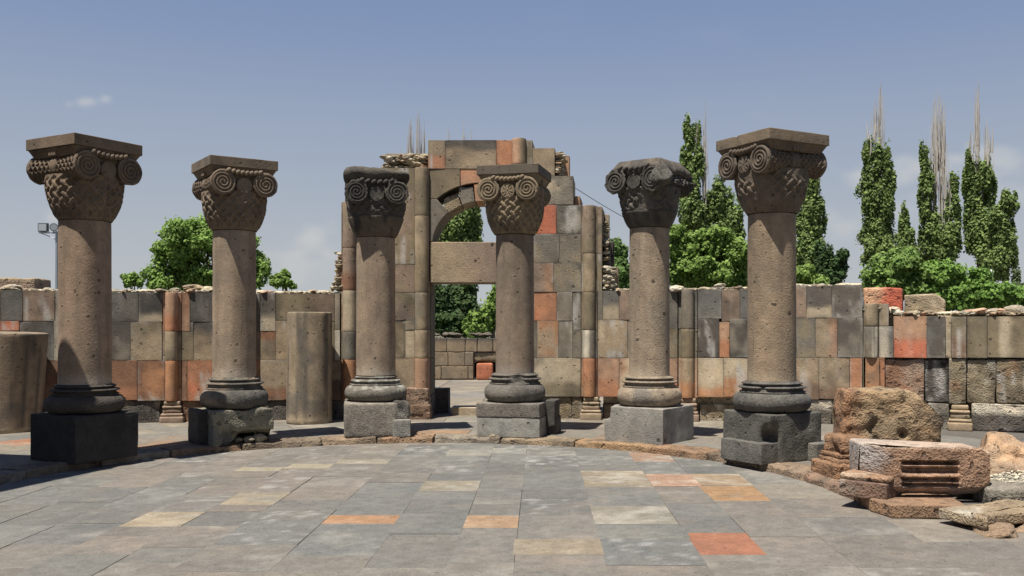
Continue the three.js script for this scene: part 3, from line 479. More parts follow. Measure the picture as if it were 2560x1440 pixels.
// ---- low wall of the court seen through the doorway
{
  const d = 25.6, w = thing('court_wall', 'low brown block wall seen through the open doorway', 'wall', 0, STY, -d);
  const rows = [[948, 915], [915, 880], [880, 845]], R = rng(64), brk = [[1000, 1060, 1103, 1170, 1184], [1000, 1050, 1120, 1162, 1184], [1000, 1035, 1117, 1163, 1193, 1232, 1290]];
  const cols = 'tbtgbtcbdgtbcb';
  rows.forEach(([yb, yt], i) => { for (let k = 0; k < brk[i].length - 1; k++) { const x0 = atX(brk[i][k], d), x1 = atX(brk[i][k + 1], d), y0 = atY(yb, d) - STY, y1 = atY(yt, d) - STY, sd = SEED++; mesh('stone_block', block(x1 - x0 - 0.01, y1 - y0 - 0.01, 0.5, { r: 0.02, cell: 0.1, rough: 0.02, smooth: true, color: stoneColor(pal(cols[(sd * 7) % 14], 1.15), pal(i === 2 ? 'd' : 'g', 1.1), i === 2 ? 't' : 'n', sd, 1, 0.4) }), mTuff, w, (x0 + x1) / 2, (y0 + y1) / 2, -0.25 + (R() - 0.5) * 0.03); } });
  const add = (name, x0, x1, yt, yb, z, A, S, mat = mTuff) => { const X0 = atX(x0, d), X1 = atX(x1, d), sd = SEED++; mesh(name, block(X1 - X0, atY(yt, d) - atY(yb, d), 0.4, { r: 0.05, cell: 0.08, rough: 0.02, smooth: true, color: stoneColor(A, S, 'n', sd, 1, 0.5) }), mat, w, (X0 + X1) / 2, (atY(yt, d) + atY(yb, d)) / 2 - STY, z); };
  add('stone_block', 1184, 1300, 880, 903, -0.25, pal('b'), pal('g')); add('stone_block', 1240, 1330, 903, 948, -0.25, pal('t'), pal('b')); add('stone_block', 900, 1000, 845, 948, -0.25, pal('t'), pal('b')); add('stone_block', 1290, 1420, 845, 903, -0.25, pal('t'), pal('b')); add('stone_block', 1330, 1420, 903, 948, -0.25, pal('t'), pal('b'));
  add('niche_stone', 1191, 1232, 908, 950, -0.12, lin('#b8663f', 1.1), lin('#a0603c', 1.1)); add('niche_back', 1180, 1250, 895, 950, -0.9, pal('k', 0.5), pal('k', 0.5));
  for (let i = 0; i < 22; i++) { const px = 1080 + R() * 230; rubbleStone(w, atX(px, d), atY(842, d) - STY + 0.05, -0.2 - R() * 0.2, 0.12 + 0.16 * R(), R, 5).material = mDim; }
}

// ------------------------------------------------------------------ columns
const CT = (hex, g = 1.42) => lin(hex, g);
const smoothstepAngle = (a, c, w) => { let d = Math.abs(((a - c + Math.PI) % (2 * Math.PI) + 2 * Math.PI) % (2 * Math.PI) - Math.PI); return sstep(w, w * 0.6, d); };
function baseProfile() {
  const P = [[0.3, 0], ...arc(0.325, 0.128, 0.1, 0.124, -Math.PI / 2, Math.PI / 2, 14), [0.352, 0.254], [0.354, 0.258], [0.354, 0.268], [0.345, 0.27], ...arc(0.345, 0.288, -0.02, 0.018, -Math.PI / 2, Math.PI / 2, 6), [0.342, 0.306], ...arc(0.338, 0.322, 0.028, 0.015, -Math.PI / 2, Math.PI / 2, 6), [0.318, 0.338], [0.316, 0.345], ...arc(0.316, 0.352, -0.012, 0.008, -Math.PI / 2, Math.PI / 2, 4), [0.31, 0.36], ...arc(0.3, 0.374, 0.03, 0.014, -Math.PI / 2, Math.PI / 2, 6), [0.292, 0.389], [0.29, 0.4], [0.25, 0.402], [0.02, 0.402]];
  return P;
}
function column(o) {
  const t = thing('carved_column', o.label, 'column', o.x, STY, -o.d, o.ry, 'carved columns standing in an arc');
  const yp = o.plinthTop - STY, yb = o.baseTop - STY, ys = o.shaftTop - STY, sd = SEED++, C = o.capColor, C2 = o.capColor2 || C.map((v) => v * 0.7);
  o.plinth(t, yp);
  // base
  const bs = (yb - yp) / 0.402, bcf = stoneColor(o.baseColor, o.baseColor2 || o.baseColor.map((v) => v * 0.75), o.baseMode || 'n', sd, 0.8, 0.5, 1.1), lich = o.lichen;
  mesh('moulded_base', turned(baseProfile().map(([r, y]) => [r * (o.baseR ?? 1), y * bs]), 64, (x, y, z) => { let c = bcf(x, y - 0.2, z); if (lich) { const k = lich * sstep(0.05, 0.3, fbm(x * 14, y * 14, z * 14, 3) + 0.35 * x + 0.2 * (y - 0.2)) * sstep(0.12, 0.2, y); c = mix3(c, [0.42, 0.42, 0.36], clamp(k)); } return c; },
    (a, y, r) => { if (r < 0.2) return 0; let q = (o.baseWear ?? 0.006) * fbm(a * 3.1 * 2 + sd, y * 16, sd, 3); if (o.baseDamage) q += o.baseDamage(a, y / bs, r); return q; }), mBasalt, t, 0, yp, 0);
  // shaft, slightly tapered
  const R = o.r ?? 0.268, h = ys - yb, nv = 44, cf = stoneColor(o.shaftColor, o.shaftColor2 || o.shaftColor.map((v) => v * 0.85), o.shaftMode || 'v', sd + 1, 0.6, h, 0.8), foot = o.foot || [0.42, 0.36, 0.28];
  const sp = [[R * 1.01, 0.001], ...Array.from({ length: nv + 1 }, (_, i) => [R * (1.01 - 0.02 * i / nv), 0.01 + (h - 0.02) * i / nv]), [R * 0.97, h - 0.003], [R * 0.9, h - 0.001]];
  mesh('shaft', turned(sp, 56, (x, y, z) => { let c = cf(x, y - h / 2, z); const k = sstep(0.16, 0.0, y + 0.05 * fbm(x * 9, 3, z * 9, 2)); c = mix3(c, foot, k * 0.5); c = mix3(c, o.stainColor || c.map((v) => v * 0.5), (o.stains ?? 0.4) * sstep(0.1, 0.5, fbm(x * 9 + sd, y * 0.8, z * 9, 3) + 0.5 * (y / h - 0.6))); return c; }, (a, y, r) => 0.0022 * fbm(a * 2, y * 5, sd, 2)), o.shaftMat || mTuff, t, 0, yb, 0);
  // capital
  const cap = o.capital ?? 1, ccf = stoneColor(C, C2, 'n', sd + 2, 0.9, 0.5, 1.05), wear = o.wear ?? 0.004, mat = o.capMat || mTuff, ch = o.capH ?? 0.9, K = ch / 0.9;
  const col = (x, y, z) => ccf(x, y, z);
  // basket with woven straps
  const bh = 0.49 * K, b0 = (o.collar ?? 0) * K, W = o.weave ?? 0.024, nTh = 19, collarR = o.collarR ?? 0.39;
  const bell = (v) => 0.278 + 0.122 * (1 - Math.pow(1 - v, 2.6));
  const strap = (a, v) => {
    const p = a * nTh / (2 * Math.PI), q = v * 3.9, u1 = p + q, u2 = p - q, i1 = Math.floor(u1), i2 = Math.floor(u2), f1 = Math.abs(u1 - i1 - 0.5), f2 = Math.abs(u2 - i2 - 0.5), w = 0.235;
    const up = (Math.floor(u1 + u2) + Math.floor(u1 - u2)) & 1;
    const prof = (f) => sstep(w, w * 0.7, f), A = prof(f1), B = prof(f2);
    const over = ((i1 + i2) & 1) === 0, ha = A * (over ? 1 : 0.62), hb = B * (over ? 0.62 : 1);
    return Math.max(ha, hb);
  };
  if (o.collar) {
    const cc = stoneColor(o.collarColor || C, C2, 'v', sd + 5, 0.8, 0.3);
    mesh('collar_block', turned([[R * 0.9, 0], [R * 1.02, 0.004], ...Array.from({ length: 9 }, (_, i) => { const v = i / 8; return [mixf(R * 1.04, collarR, Math.pow(v, 0.75)), 0.01 + (b0 - 0.014) * v]; }), [collarR - 0.01, b0], [0.05, b0]], 56, cc, (a, y, r) => r > 0.1 ? 0.004 * fbm(a * 3, y * 9, sd, 2) : 0), mTuff, t, 0, ys, 0);
  }
  mesh('basket', surf(300, 56, (u, v) => {
    const a = u * 2 * Math.PI, vv = mixf(b0 / bh, 1, v), r0 = o.collar ? mixf(collarR - 0.012, 0.405, v) : bell(vv), sq = mixf(1, Math.pow(Math.pow(Math.abs(Math.cos(a)), 4) + Math.pow(Math.abs(Math.sin(a)), 4), -0.25), 0.14 * sstep(0.55, 1, vv));
    const edge = sstep(0.02, 0.12, v) * sstep(1.0, 0.9, v), r = r0 * sq + (W * strap(a, vv) - W * 0.5) * edge * (o.weaveMask ? o.weaveMask(a, v) : 1) + wear * 2 * fbm(Math.sin(a) * 5 + sd, vv * 6, Math.cos(a) * 5, 3);
    return [r * Math.sin(a), b0 + (bh - b0) * v, r * Math.cos(a)];
  }, col, (u, v) => [u * 2.2 / TILE * 1.2 + sd * 0.1, v * 0.5 / TILE]), mat, t, 0, ys, 0);
  // core between basket and slab
  mesh('cap_block', block(0.62, 0.3 * K, 0.74, { r: 0.02, cell: 0.05, fine: 'xyz', rough: 0.01, smooth: true, color: col, seed: sd }), mat, t, 0, ys + 0.585 * K, 0);
  // volutes: two bolsters lying front to back, spiral on each end
  const vr = 0.158, vx = 0.268, vy = 0.575 * K, L = 0.435;
  for (const s of [-1, 1]) {
    if (o.volutes && !o.volutes(s)) continue;
    const wv = (o.volWear && o.volWear(s)) || 0, pr = [[0.001, -L + 0.012], [vr - 0.03, -L + 0.012], [vr - 0.02, -L], [vr, -L + 0.01], ...Array.from({ length: 101 }, (_, i) => { const z = -L + 0.02 + (2 * L - 0.04) * i / 100, e = Math.abs(z) / L; return [mixf(0.122, vr, Math.pow(e, 1.3)) + (Math.abs(z) < 0.055 ? 0.014 : 0), z]; }), [vr, L - 0.01], [vr - 0.02, L], [vr - 0.03, L - 0.012], [0.001, L - 0.012]];
    const g = turned(pr, 108, (x, y, z) => col(x + s, z, y), (a, z, r) => { if (r < 0.1) return 0; const e = Math.abs(z); let k = 0; if (e > 0.06 && e < 0.385) { const p = a * 9 / (2 * Math.PI), q = z * 14, f1 = Math.abs(((p + q) % 1 + 1) % 1 - 0.5), f2 = Math.abs(((p - q) % 1 + 1) % 1 - 0.5); k = -0.022 * sstep(0.11, 0.19, Math.min(f1, f2)); } return k + (wear + wv) * 1.5 * fbm(Math.cos(a) * 4 + s, z * 9, Math.sin(a) * 4 + sd, 3) - 0.0; });
    g.rotateX(Math.PI / 2);
    const vol = mesh('volute', g, mat, t, s * vx, ys + vy, 0);
    for (const e of [1, -1]) {
      const turns = 3.1, pts = [], n = 84; for (let i = 0; i <= n; i++) { const q = i / n, a = s * e * (Math.PI / 2 - 0.0) * -1 + -s * e * q * turns * 2 * Math.PI + (s * e < 0 ? 0 : Math.PI), rr = mixf(vr - 0.014, 0.012, Math.pow(q, 0.92)); pts.push(new THREE.Vector3(rr * Math.sin(a), rr * Math.cos(a), e * (L - 0.008) + (wear > 0.01 ? 0.006 * fbm(i * 0.3, s, e, 2) : 0))); }
      const tg = new THREE.TubeGeometry(new THREE.CatmullRomCurve3(pts), 168, 0.0135 - (wear > 0.01 ? 0.001 : 0), 7), P = tg.attributes.position, c = []; for (let i = 0; i < P.count; i++) { const k = col(P.getX(i) + s, P.getY(i), P.getZ(i)); c.push(2.15 * k[0], 2.15 * k[1], 2.15 * k[2]); } tg.setAttribute('color', new THREE.Float32BufferAttribute(c, 3));
      if (!(o.noScroll && o.noScroll(s, e))) mesh('scroll', tg, mat, vol, 0, 0, 0);
    }
  }
  // roundel between the spirals, front and back
  for (const e of [1, -1]) {
    const g = turned([[0.001, -0.05], [0.098, -0.05], [0.1, -0.04], [0.1, 0.006], [0.095, 0.014], [0.088, 0.016], [0.084, 0.012], [0.001, 0.012]].map((q) => q), 36, col, (a, y, r) => r > 0.05 ? wear * fbm(a * 2, y * 9, sd, 2) : 0); g.rotateX(Math.PI / 2);
    if (e < 0) g.rotateY(Math.PI);
    const rd = mesh('roundel', g, mat, t, 0, ys + vy - 0.022, e * (L - 0.03));
    if (o.cross) {
      const parts = []; for (let k = 0; k < 8; k++) { const a = k * Math.PI / 4, sh = new THREE.Shape([new THREE.Vector2(-0.004, 0.012), new THREE.Vector2(0.004, 0.012), new THREE.Vector2(k % 2 ? 0.007 : 0.022, 0.074), new THREE.Vector2(k % 2 ? -0.007 : -0.022, 0.074)]), q = new THREE.ExtrudeGeometry(sh, { depth: 0.012, bevelEnabled: true, bevelSize: 0.002, bevelThickness: 0.002, bevelSegments: 1 }); q.rotateZ(a); q.translate(0, 0, 0.006); parts.push(q); }
      const q = mergeGeometries(parts), c = []; for (let i = 0; i < q.attributes.position.count; i++) c.push(2.2 * C[0], 2.2 * C[1], 2.2 * C[2]); q.setAttribute('color', new THREE.Float32BufferAttribute(c, 3)); if (e < 0) q.rotateY(Math.PI);
      mesh('cross_relief', q, mat, rd);
    }
  }
  // twisted rope under the slab on all four sides
  const bead = (x, y, z, rx, ry, rz, ax, tilt) => { const g = new THREE.SphereGeometry(1, 10, 8); g.scale(rx, ry, rz); if (ax === 'x') g.rotateZ(tilt); else g.rotateX(tilt); g.translate(x, y, z); return g; };
  const rp = []; const ropeY = ys + 0.73 * K;
  for (const e of [1, -1]) {
    const m = o.worn ? 6 : 8; for (let k = 0; k < m; k++) { const q = (k / (m - 1) - 0.5); rp.push(bead(q * 0.4, ropeY - 0.0 - 0.022 * (1 - 4 * q * q), e * (L - 0.022), 0.044, 0.029, 0.042, 'x', 0.75)); }
    for (const s of [-1, 1]) { const pts = []; for (let i = 0; i <= 10; i++) { const a = mixf(0, 1.25, i / 10); pts.push(new THREE.Vector3(s * (vx - Math.sin(a) * 0.12), ys + vy + vr * 0.98 - (1 - Math.cos(a)) * 0.03, e * (L - 0.03))); } const g = new THREE.TubeGeometry(new THREE.CatmullRomCurve3(pts), 10, 0.022, 8); rp.push(g); }
    if (!o.worn) for (let k = 0; k < 11; k++) { const q = k / 10 - 0.5; rp.push(bead(e * (vx + 0.075), ropeY + 0.008 + 0.006 * Math.cos(q * 6), q * 0.56, 0.034, 0.026, 0.036, 'z', 0.7)); }
  }
  { const g = mergeGeometries(rp.map((q) => q.toNonIndexed())), c = []; for (let i = 0; i < g.attributes.position.count; i++) { const k = col(g.attributes.position.getX(i), g.attributes.position.getY(i), g.attributes.position.getZ(i)); c.push(2.1 * k[0], 2.1 * k[1], 2.1 * k[2]); } g.setAttribute('color', new THREE.Float32BufferAttribute(c, 3)); mesh('rope_moulding', g, mat, t); }
  // slab on top
  if (!o.worn) {
    const S = o.abacus ?? 0.445, f0 = ys + 0.68 * K, f1 = ys + 0.775 * K, f2 = ys + ch, chip = o.chip;
    mesh('abacus_slope', block(2 * S, f1 - f0, 2 * S, { r: 0.006, cell: 0.05, fine: 'xz', color: col, deform: (x, y, z) => { const k = mixf(0.85, 0.965, Math.pow(clamp(y / (f1 - f0) + 0.5), 1.2)); return [x * k, y, z * k]; }, smooth: false }), mat, t, 0, (f0 + f1) / 2, 0);
    mesh('abacus', block(2 * S, f2 - f1, 2 * S, { r: 0.007, cell: 0.045, fine: 'xyz', rough: 0.004, smooth: false, color: stoneColor(o.slabColor || C, C2, 'n', sd + 3, 0.9, 0.1, 0.9), deform: chip ? (x, y, z) => chip(x, y, z, S) : undefined }), mat, t, 0, (f1 + f2) / 2, 0);
    for (let k = 0; k < 4; k++) { const a = k * Math.PI / 2; for (const q of [-0.042, 0, 0.042]) mesh('bracket', block(0.038, 0.085, 0.06, { r: 0.012, color: col, fine: '' }), mat, t, Math.sin(a) * (S * 0.88) + Math.cos(a) * q, (f0 + f1) / 2 - 0.002, Math.cos(a) * (S * 0.88) - Math.sin(a) * q, a); }
    if (o.frames) for (let k = 0; k < 4; k++) for (const sgn of [-1, 1]) for (let n = 0; n < 3; n++) {
      const a = k * Math.PI / 2, x1 = 0.34 - n * 0.028, x0 = 0.085, y0 = f1 - 0.012 - n * 0.021, len = x1 - x0, zz = S * (0.955 - n * 0.045);
      mesh('carved_line', block(len, 0.009, 0.016, { r: 0.003, color: col, fine: '' }), mat, t, Math.sin(a) * zz + Math.cos(a) * sgn * (x0 + x1) / 2, y0, Math.cos(a) * zz - Math.sin(a) * sgn * (x0 + x1) / 2, a);
    }
  } else o.worn(t, ys, K, col, mat);
  return t;
}
const basaltC = (hex, g = 1.25) => lin(hex, g);
function plainPlinth(size, A, B, mode, o = {}) { return (t, yp) => { const sd = SEED++; mesh('plinth', block(size, yp, size, { r: o.r ?? 0.018, cell: 0.045, fine: 'xyz', rough: o.rough ?? 0.012, freq: 5, smooth: true, color: stoneColor(A, B, mode, sd, size, yp, 1.2), deform: o.deform && ((x, y, z) => o.deform(x, y, z, size / 2, yp / 2)) }), o.mat || mBasalt, t, 0, yp / 2, 0); if (o.more) o.more(t, yp); }; }
const chunk = (t, name, w, h, d, x, y, z, A, B, mode = 'n', o = {}) => { const sd = SEED++; return mesh(name, block(w, h, d, { r: o.r ?? 0.014, cell: 0.04, fine: 'xyz', rough: o.rough ?? 0.012, freq: 6, smooth: true, color: stoneColor(A, B, mode, sd, w, h, 1.2), deform: o.deform }), o.mat || mBasalt, t, x, y, z, o.ry || 0); };
const deg = Math.PI / 180, brown = CT('#83705d'), brown2 = CT('#7a6755');
// 1: far left, foot in shade, deepened by painting plinth and base darker
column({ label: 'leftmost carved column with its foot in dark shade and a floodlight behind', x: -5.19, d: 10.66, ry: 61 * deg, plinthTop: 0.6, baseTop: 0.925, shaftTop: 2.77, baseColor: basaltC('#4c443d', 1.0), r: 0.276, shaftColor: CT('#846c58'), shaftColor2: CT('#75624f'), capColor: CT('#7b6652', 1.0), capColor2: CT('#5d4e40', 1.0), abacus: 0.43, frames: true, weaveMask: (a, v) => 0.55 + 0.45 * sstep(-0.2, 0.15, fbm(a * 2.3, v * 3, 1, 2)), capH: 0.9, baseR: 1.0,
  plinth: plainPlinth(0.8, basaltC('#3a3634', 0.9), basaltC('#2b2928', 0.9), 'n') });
// 2
column({ label: 'second column from the left on a plinth with a broken undercut block', x: -3.98, d: 12.16, ry: 35 * deg, plinthTop: 0.52, baseTop: 0.92, shaftTop: 2.81, baseColor: basaltC('#55524d'), baseColor2: basaltC('#7c6a58'), baseMode: 'n', r: 0.27, shaftColor: CT('#877461'), shaftColor2: CT('#7c6956'), capColor: CT('#806c58', 1.0), capColor2: CT('#5d5044', 1.0), abacus: 0.43, capH: 0.89, weaveMask: (a, v) => 0.45 + 0.55 * sstep(-0.2, 0.2, fbm(a * 2, v * 3, 2, 2)),
  baseDamage: (a, y, r) => (y > 0.32 && y < 0.4 ? -0.02 * sstep(0.1, 0.5, fbm(a * 2.2, y * 5, 2, 2)) : 0),
  plinth: plainPlinth(0.78, basaltC('#86806f', 1.1), basaltC('#4f4c49', 1.1), 'n', { rough: 0.05, mat: mRough, deform: (x, y, z, s, h) => { const k = sstep(-0.15, -0.8, y / h) * sstep(-0.55, 0.1, x / s) * sstep(0.3, 1, z / s); return [x, y + k * 0.11, z - k * 0.2 - 0.07 * sstep(0.2, -0.2, y / h) * sstep(0.3, 1, z / s) * sstep(-0.9, -0.6, x / s) * sstep(-0.2, -0.5, x / s)]; },
    more: (t, yp) => { chunk(t, 'plinth_block', 0.12, yp * 0.98, 0.5, -0.44, yp * 0.5, -0.08, basaltC('#45413d', 0.9), basaltC('#5a524a', 0.9)); for (const [x, y, z, s] of [[0.1, 0.05, 0.3, 0.14], [0.24, 0.05, 0.26, 0.2], [-0.02, 0.04, 0.24, 0.12]]) { const m = mesh('packing_stone', RUB[5], mRough, t, x, y, z, x * 9); m.scale.set(s * 1.2, s, s); } } }) });
// 3
const lump = (w, h, d, y, o = {}) => (t, ys, K, col, mat) => { const sd = SEED++; mesh('worn_abacus', block(w, h, d, { r: 0.05, cell: 0.035, fine: 'all', rough: o.rough ?? 0.07, freq: 4.5, smooth: true, color: o.color || col, deform: o.deform && ((x, yy, z) => o.deform(x, yy, z, w / 2, h / 2, d / 2)) }), mBasalt, t, o.x || 0, ys + y, o.z || 0); };
column({ label: 'third column with blackened worn capital and lichen on its base', x: -2.29, d: 13.0, ry: 11.5 * deg, plinthTop: 0.545, baseTop: 0.9, shaftTop: 2.8, baseColor: basaltC('#6c655d'), baseColor2: basaltC('#57524d'), lichen: 0.5, r: 0.267, shaftColor: CT('#86735f'), shaftColor2: CT('#7b6857'), stains: 0.35, stainColor: CT('#96714f'), capColor: CT('#565049', 1.0), capColor2: CT('#35322f', 1.0), capMat: mBasalt, wear: 0.014, collar: 0.27, collarR: 0.385, collarColor: CT('#65584a', 1.0), weave: 0.012, weaveMask: (a, v) => sstep(0.1, 0.35, fbm(a * 2, v * 2, 5, 2) + 0.2), capH: 0.91,
  baseDamage: (a, y, r) => (y > 0.27 ? -0.03 * sstep(0.27, 0.4, y) + (y > 0.31 && y < 0.385 ? -0.012 : 0) : 0),
  worn: lump(0.84, 0.2, 0.84, 0.81, { rough: 0.05, deform: (x, y, z, w, h, d) => [x * (1 - 0.04 * sstep(0, 1, y / h)), y - 0.03 * sstep(0.2, 1, x / w) * sstep(0, 1, y / h), z - (z > 0 ? 0.07 * sstep(0.2, -0.8, y / h) * (0.6 + fbm(x * 5, 1, 1, 2)) : 0)] }),
  plinth: plainPlinth(0.86, basaltC('#7c756c'), basaltC('#6a645d'), 'n', { rough: 0.008, r: 0.03, deform: (x, y, z, s, h) => { const k = sstep(0.66, 0.75, x / s) * sstep(0.5, 1, z / s); return [x, y, z - k * (0.05 + 0.05 * fbm(x * 14, y * 14, 3, 3))]; }, more: (t, yp) => { chunk(t, 'plinth_block', 0.24, 0.235, 0.3, 0.33, 0.118, 0.335, basaltC('#8a8680', 1.2), basaltC('#6d6863', 1.2)); chunk(t, 'broken_face', 0.2, 0.26, 0.2, 0.335, 0.34, 0.30, basaltC('#3c3835'), basaltC('#77716b'), 'n', { rough: 0.07, r: 0.03, mat: mRough }); } }) });
// 4
column({ label: 'fourth column carved with a cross roundel in front of the doorway', x: -0.36, d: 13.0, ry: -12.3 * deg, plinthTop: 0.535, baseTop: 0.93, shaftTop: 2.84, baseColor: basaltC('#66605a'), baseColor2: basaltC('#524d49'), r: 0.264, shaftColor: CT('#796858'), shaftColor2: CT('#6d5e50'), capColor: CT('#8d7a60', 1.0), capColor2: CT('#675947', 1.0), slabColor: CT('#675b50', 1.0), abacus: 0.43, cross: true, capH: 0.91, foot: [0.3, 0.26, 0.22],
  baseDamage: (a, y, r) => (y > 0.255 ? -smoothstepAngle(a, 0.32, 0.42) * Math.max(0, r - 0.3) - 0.02 * sstep(0.2, 0.5, fbm(a * 3, y * 6, 8, 2)) : 0),
  plinth: (t, yp) => { chunk(t, 'plinth_upper', 0.88, 0.19, 0.82, 0, yp - 0.095, 0.0, basaltC('#6d665f'), basaltC('#5c5752')); chunk(t, 'plinth_lower', 0.87, 0.26, 0.8, 0.005, yp - 0.325, 0.0, basaltC('#8a8885'), basaltC('#77706a'), 'n', { r: 0.008, mat: mPit }); chunk(t, 'plinth_rear_block', 0.14, 0.36, 0.36, 0.5, yp - 0.16, -0.16, basaltC('#4c4844'), basaltC('#3a3735')); chunk(t, 'plinth_rear_block', 0.2, 0.24, 0.34, 0.48, 0.12, -0.2, basaltC('#494541'), basaltC('#3a3735')); const m = mesh('packing_stone', RUB[7], mRough, t, -0.2, 0.0, 0.42, 1); m.scale.set(0.1, 0.14, 0.1); } });
// 5
column({ label: 'fifth column with a broken capital top and grey lime stained plinth', x: 1.43, d: 12.32, ry: -35.7 * deg, plinthTop: 0.535, baseTop: 0.93, shaftTop: 2.86, baseColor: basaltC('#8a7a68'), baseColor2: basaltC('#5e5954'), r: 0.263, shaftMat: mPit, shaftColor: CT('#8a7966'), shaftColor2: CT('#7d6c5b'), capColor: CT('#5e5852', 1.0), capColor2: CT('#3d3936', 1.0), capMat: mBasalt, wear: 0.013, collar: 0.2, collarR: 0.365, collarColor: CT('#585048', 1.0), weaveMask: (a, v) => sstep(0.0, 0.3, fbm(a * 2, v * 2, 9, 2) + 0.25), capH: 0.93, foot: [0.45, 0.37, 0.28], volWear: (s) => (s > 0 ? 0.02 : 0.004), 
  worn: (t, ys, K, col, mat) => { lump(0.78, 0.25, 0.76, 0.79, { rough: 0.08, color: stoneColor(CT('#6d6053', 1.0), CT('#403c39', 1.0), 'n', 901, 0.8, 0.3), deform: (x, y, z, w, h, d) => { const k = mixf(1.03, 0.74, sstep(-0.7, 0.9, y / h)); return [x * k, Math.min(y, h * 0.62), z * k]; } })(t, ys, K, col, mat); const bf = mesh('broken_face', rock(811, stoneColor(CT('#6d6a66', 1.0), CT('#4d4a47', 1.0), 'n', 3, 1, 1), 8, 0.25, 1), mRough, t, 0.36, ys + 0.6, 0.36); bf.scale.set(0.3, 0.34, 0.22); },
  plinth: plainPlinth(0.86, basaltC('#85827f'), basaltC('#9a948c'), 'n', { r: 0.008, rough: 0.008, mat: mPit, deform: (x, y, z, s, h) => { const k = sstep(-0.75, -1, x / s) * sstep(0.2, 0.7, y / h) * sstep(0.4, 1, z / s); return [x + 0.05 * k, y - 0.1 * k, z - 0.06 * k]; } }) });
// 6
column({ label: 'rightmost standing column on a dark split plinth beside the fallen blocks', x: 2.63, d: 10.66, ry: -61 * deg, plinthTop: 0.62, baseTop: 0.96, shaftTop: 2.85, baseColor: basaltC('#56534f'), baseColor2: basaltC('#494643'), r: 0.27, shaftMat: mPit, shaftColor: CT('#826f5a'), shaftColor2: CT('#786754'), stains: 0.3, capColor: CT('#6f6051', 1.0), capColor2: CT('#564b41', 1.0), slabColor: CT('#82705b', 1.0), abacus: 0.445, cross: true, weaveMask: (a, v) => sstep(0.28, 0.42, v + 0.12 * fbm(a * 3, 1, 1, 2)) * sstep(-0.35, 0.1, fbm(a * 1.7, v * 2, 7, 2)), capH: 0.87, baseR: 1.03, wear: 0.005, foot: [0.42, 0.33, 0.22], chip: (x, y, z, S) => { const k = sstep(0.86, 1, z / S) * sstep(0.04, 0.0, Math.abs(x + 0.12)); return [x, y, z - 0.05 * k]; },
  baseDamage: (a, y, r) => (y > 0.25 ? 0.016 * fbm(a * 5, y * 8, 3, 3) : 0) + (y > 0.30 && y < 0.34 ? -0.05 * smoothstepAngle(a, 0.55, 0.16) : 0),
  plinth: plainPlinth(0.77, basaltC('#55534f'), basaltC('#63605b'), 'n', { rough: 0.02, deform: (x, y, z, s, h) => { const e = sstep(0.55, 1, x / s) * sstep(0.55, 1, z / s), k = e * sstep(0.7, 0.0, y / h) * (0.7 + 0.5 * fbm(y * 9, x * 4, 2, 2)); return [x - 0.22 * k, y, z - 0.22 * k]; },
    more: (t, yp) => { chunk(t, 'plinth_block', 0.66, 0.23, 0.3, 0.02, 0.11, 0.33, basaltC('#5f5c59'), basaltC('#54514e'), 'n', { r: 0.008, rough: 0.02 }); chunk(t, 'plinth_block', 0.16, 0.2, 0.3, 0.43, 0.1, -0.33, basaltC('#6b6762'), basaltC('#5c5854'), 'n', { r: 0.008 }); } }) });

// ------------------------------------------------------------------ tall pier just left of the view, whose shade falls on the first column
{
  const t = thing('masonry_pier', 'tall pier of grey blocks beside the leftmost column, casting shade', 'pier', 0, STY - 0.03, 0);
  const H = 5.4, n = 9, R = rng(88);
  { const sd = SEED++, cf = stoneColor(pal('b', 1.2), pal('t', 1.2), 'n', sd, 0.8, 4); mesh('engaged_shaft', turned([[0.02, 0], [0.4, 0], ...Array.from({ length: 30 }, (_, i) => [0.4, 0.02 + 4.28 * i / 29]), [0.39, 4.31], [0.02, 4.31]], 40, cf), mTuff, t, -6.13, 0, -9.14); }  // shaft added to the unseen pier so its shade ends in a curve
  for (let k = 0; k < n; k++) {
    const y = k * H / n, parts = 2;
    for (let q = 0; q < parts; q++) { const d0 = mixf(7.2, 9.2, q / parts), d1 = mixf(7.2, 9.2, (q + 1) / parts), xa = mixf(-6.42, -5.92, (q + 0.5) / parts), w = 2.1, sd = SEED++; const m = mesh('stone_block', block(w, H / n - 0.005, (d1 - d0) - 0.005, { r: 0.03, cell: 0.16, fine: 'xyz', rough: 0.02, color: stoneColor(pal('bgtdp'[(R() * 5) | 0], 1.2), pal('g', 1.2), 'n', sd, w, 0.6) }), mTuff, t, xa - w / 2, y + H / n / 2, -(d0 + d1) / 2); m.rotation.y = -0.24; }
  }
}
// ------------------------------------------------------------------ column drums standing by the wall
function drum(label, x, d, r0, r1, h, A, S, tilt, seed) {
  const t = thing('column_drum', label, 'column drum', x, STY, -d), cf = stoneColor(A, S, 'v', seed, 1, h, 1), nv = 30;
  const g = turned([[0.02, 0], [r0 * 0.94, 0], [r0, 0.015], ...Array.from({ length: nv }, (_, i) => [mixf(r0, r1, (i + 1) / (nv + 1)), 0.015 + (h - 0.03) * (i + 1) / (nv + 1)]), [r1, h - 0.015], [r1 * 0.97, h - 0.004], [r1 * 0.9, h], [0.02, h]], 56, (x, y, z) => { const c = cf(x * 1.4, y - h / 2, z * 1.4), k = sstep(0.2, 0.5, fbm(x * 2.4 + seed, y * 3, z * 2.4, 3) + 0.9 * sstep(0.55, 0.2, Math.abs(y - 0.32) + 0.2) - 0.25); let e = mix3(c, [0.09, 0.08, 0.07], 0.6 * k); return mix3(e, [0.42, 0.34, 0.24], 0.6 * sstep(0.13, 0.03, y)); }, (a, y, r) => 0.006 * fbm(a * 2, y * 3, seed, 3));
  mesh('drum', g, mTuff, t).rotation.z = tilt; return t;
}
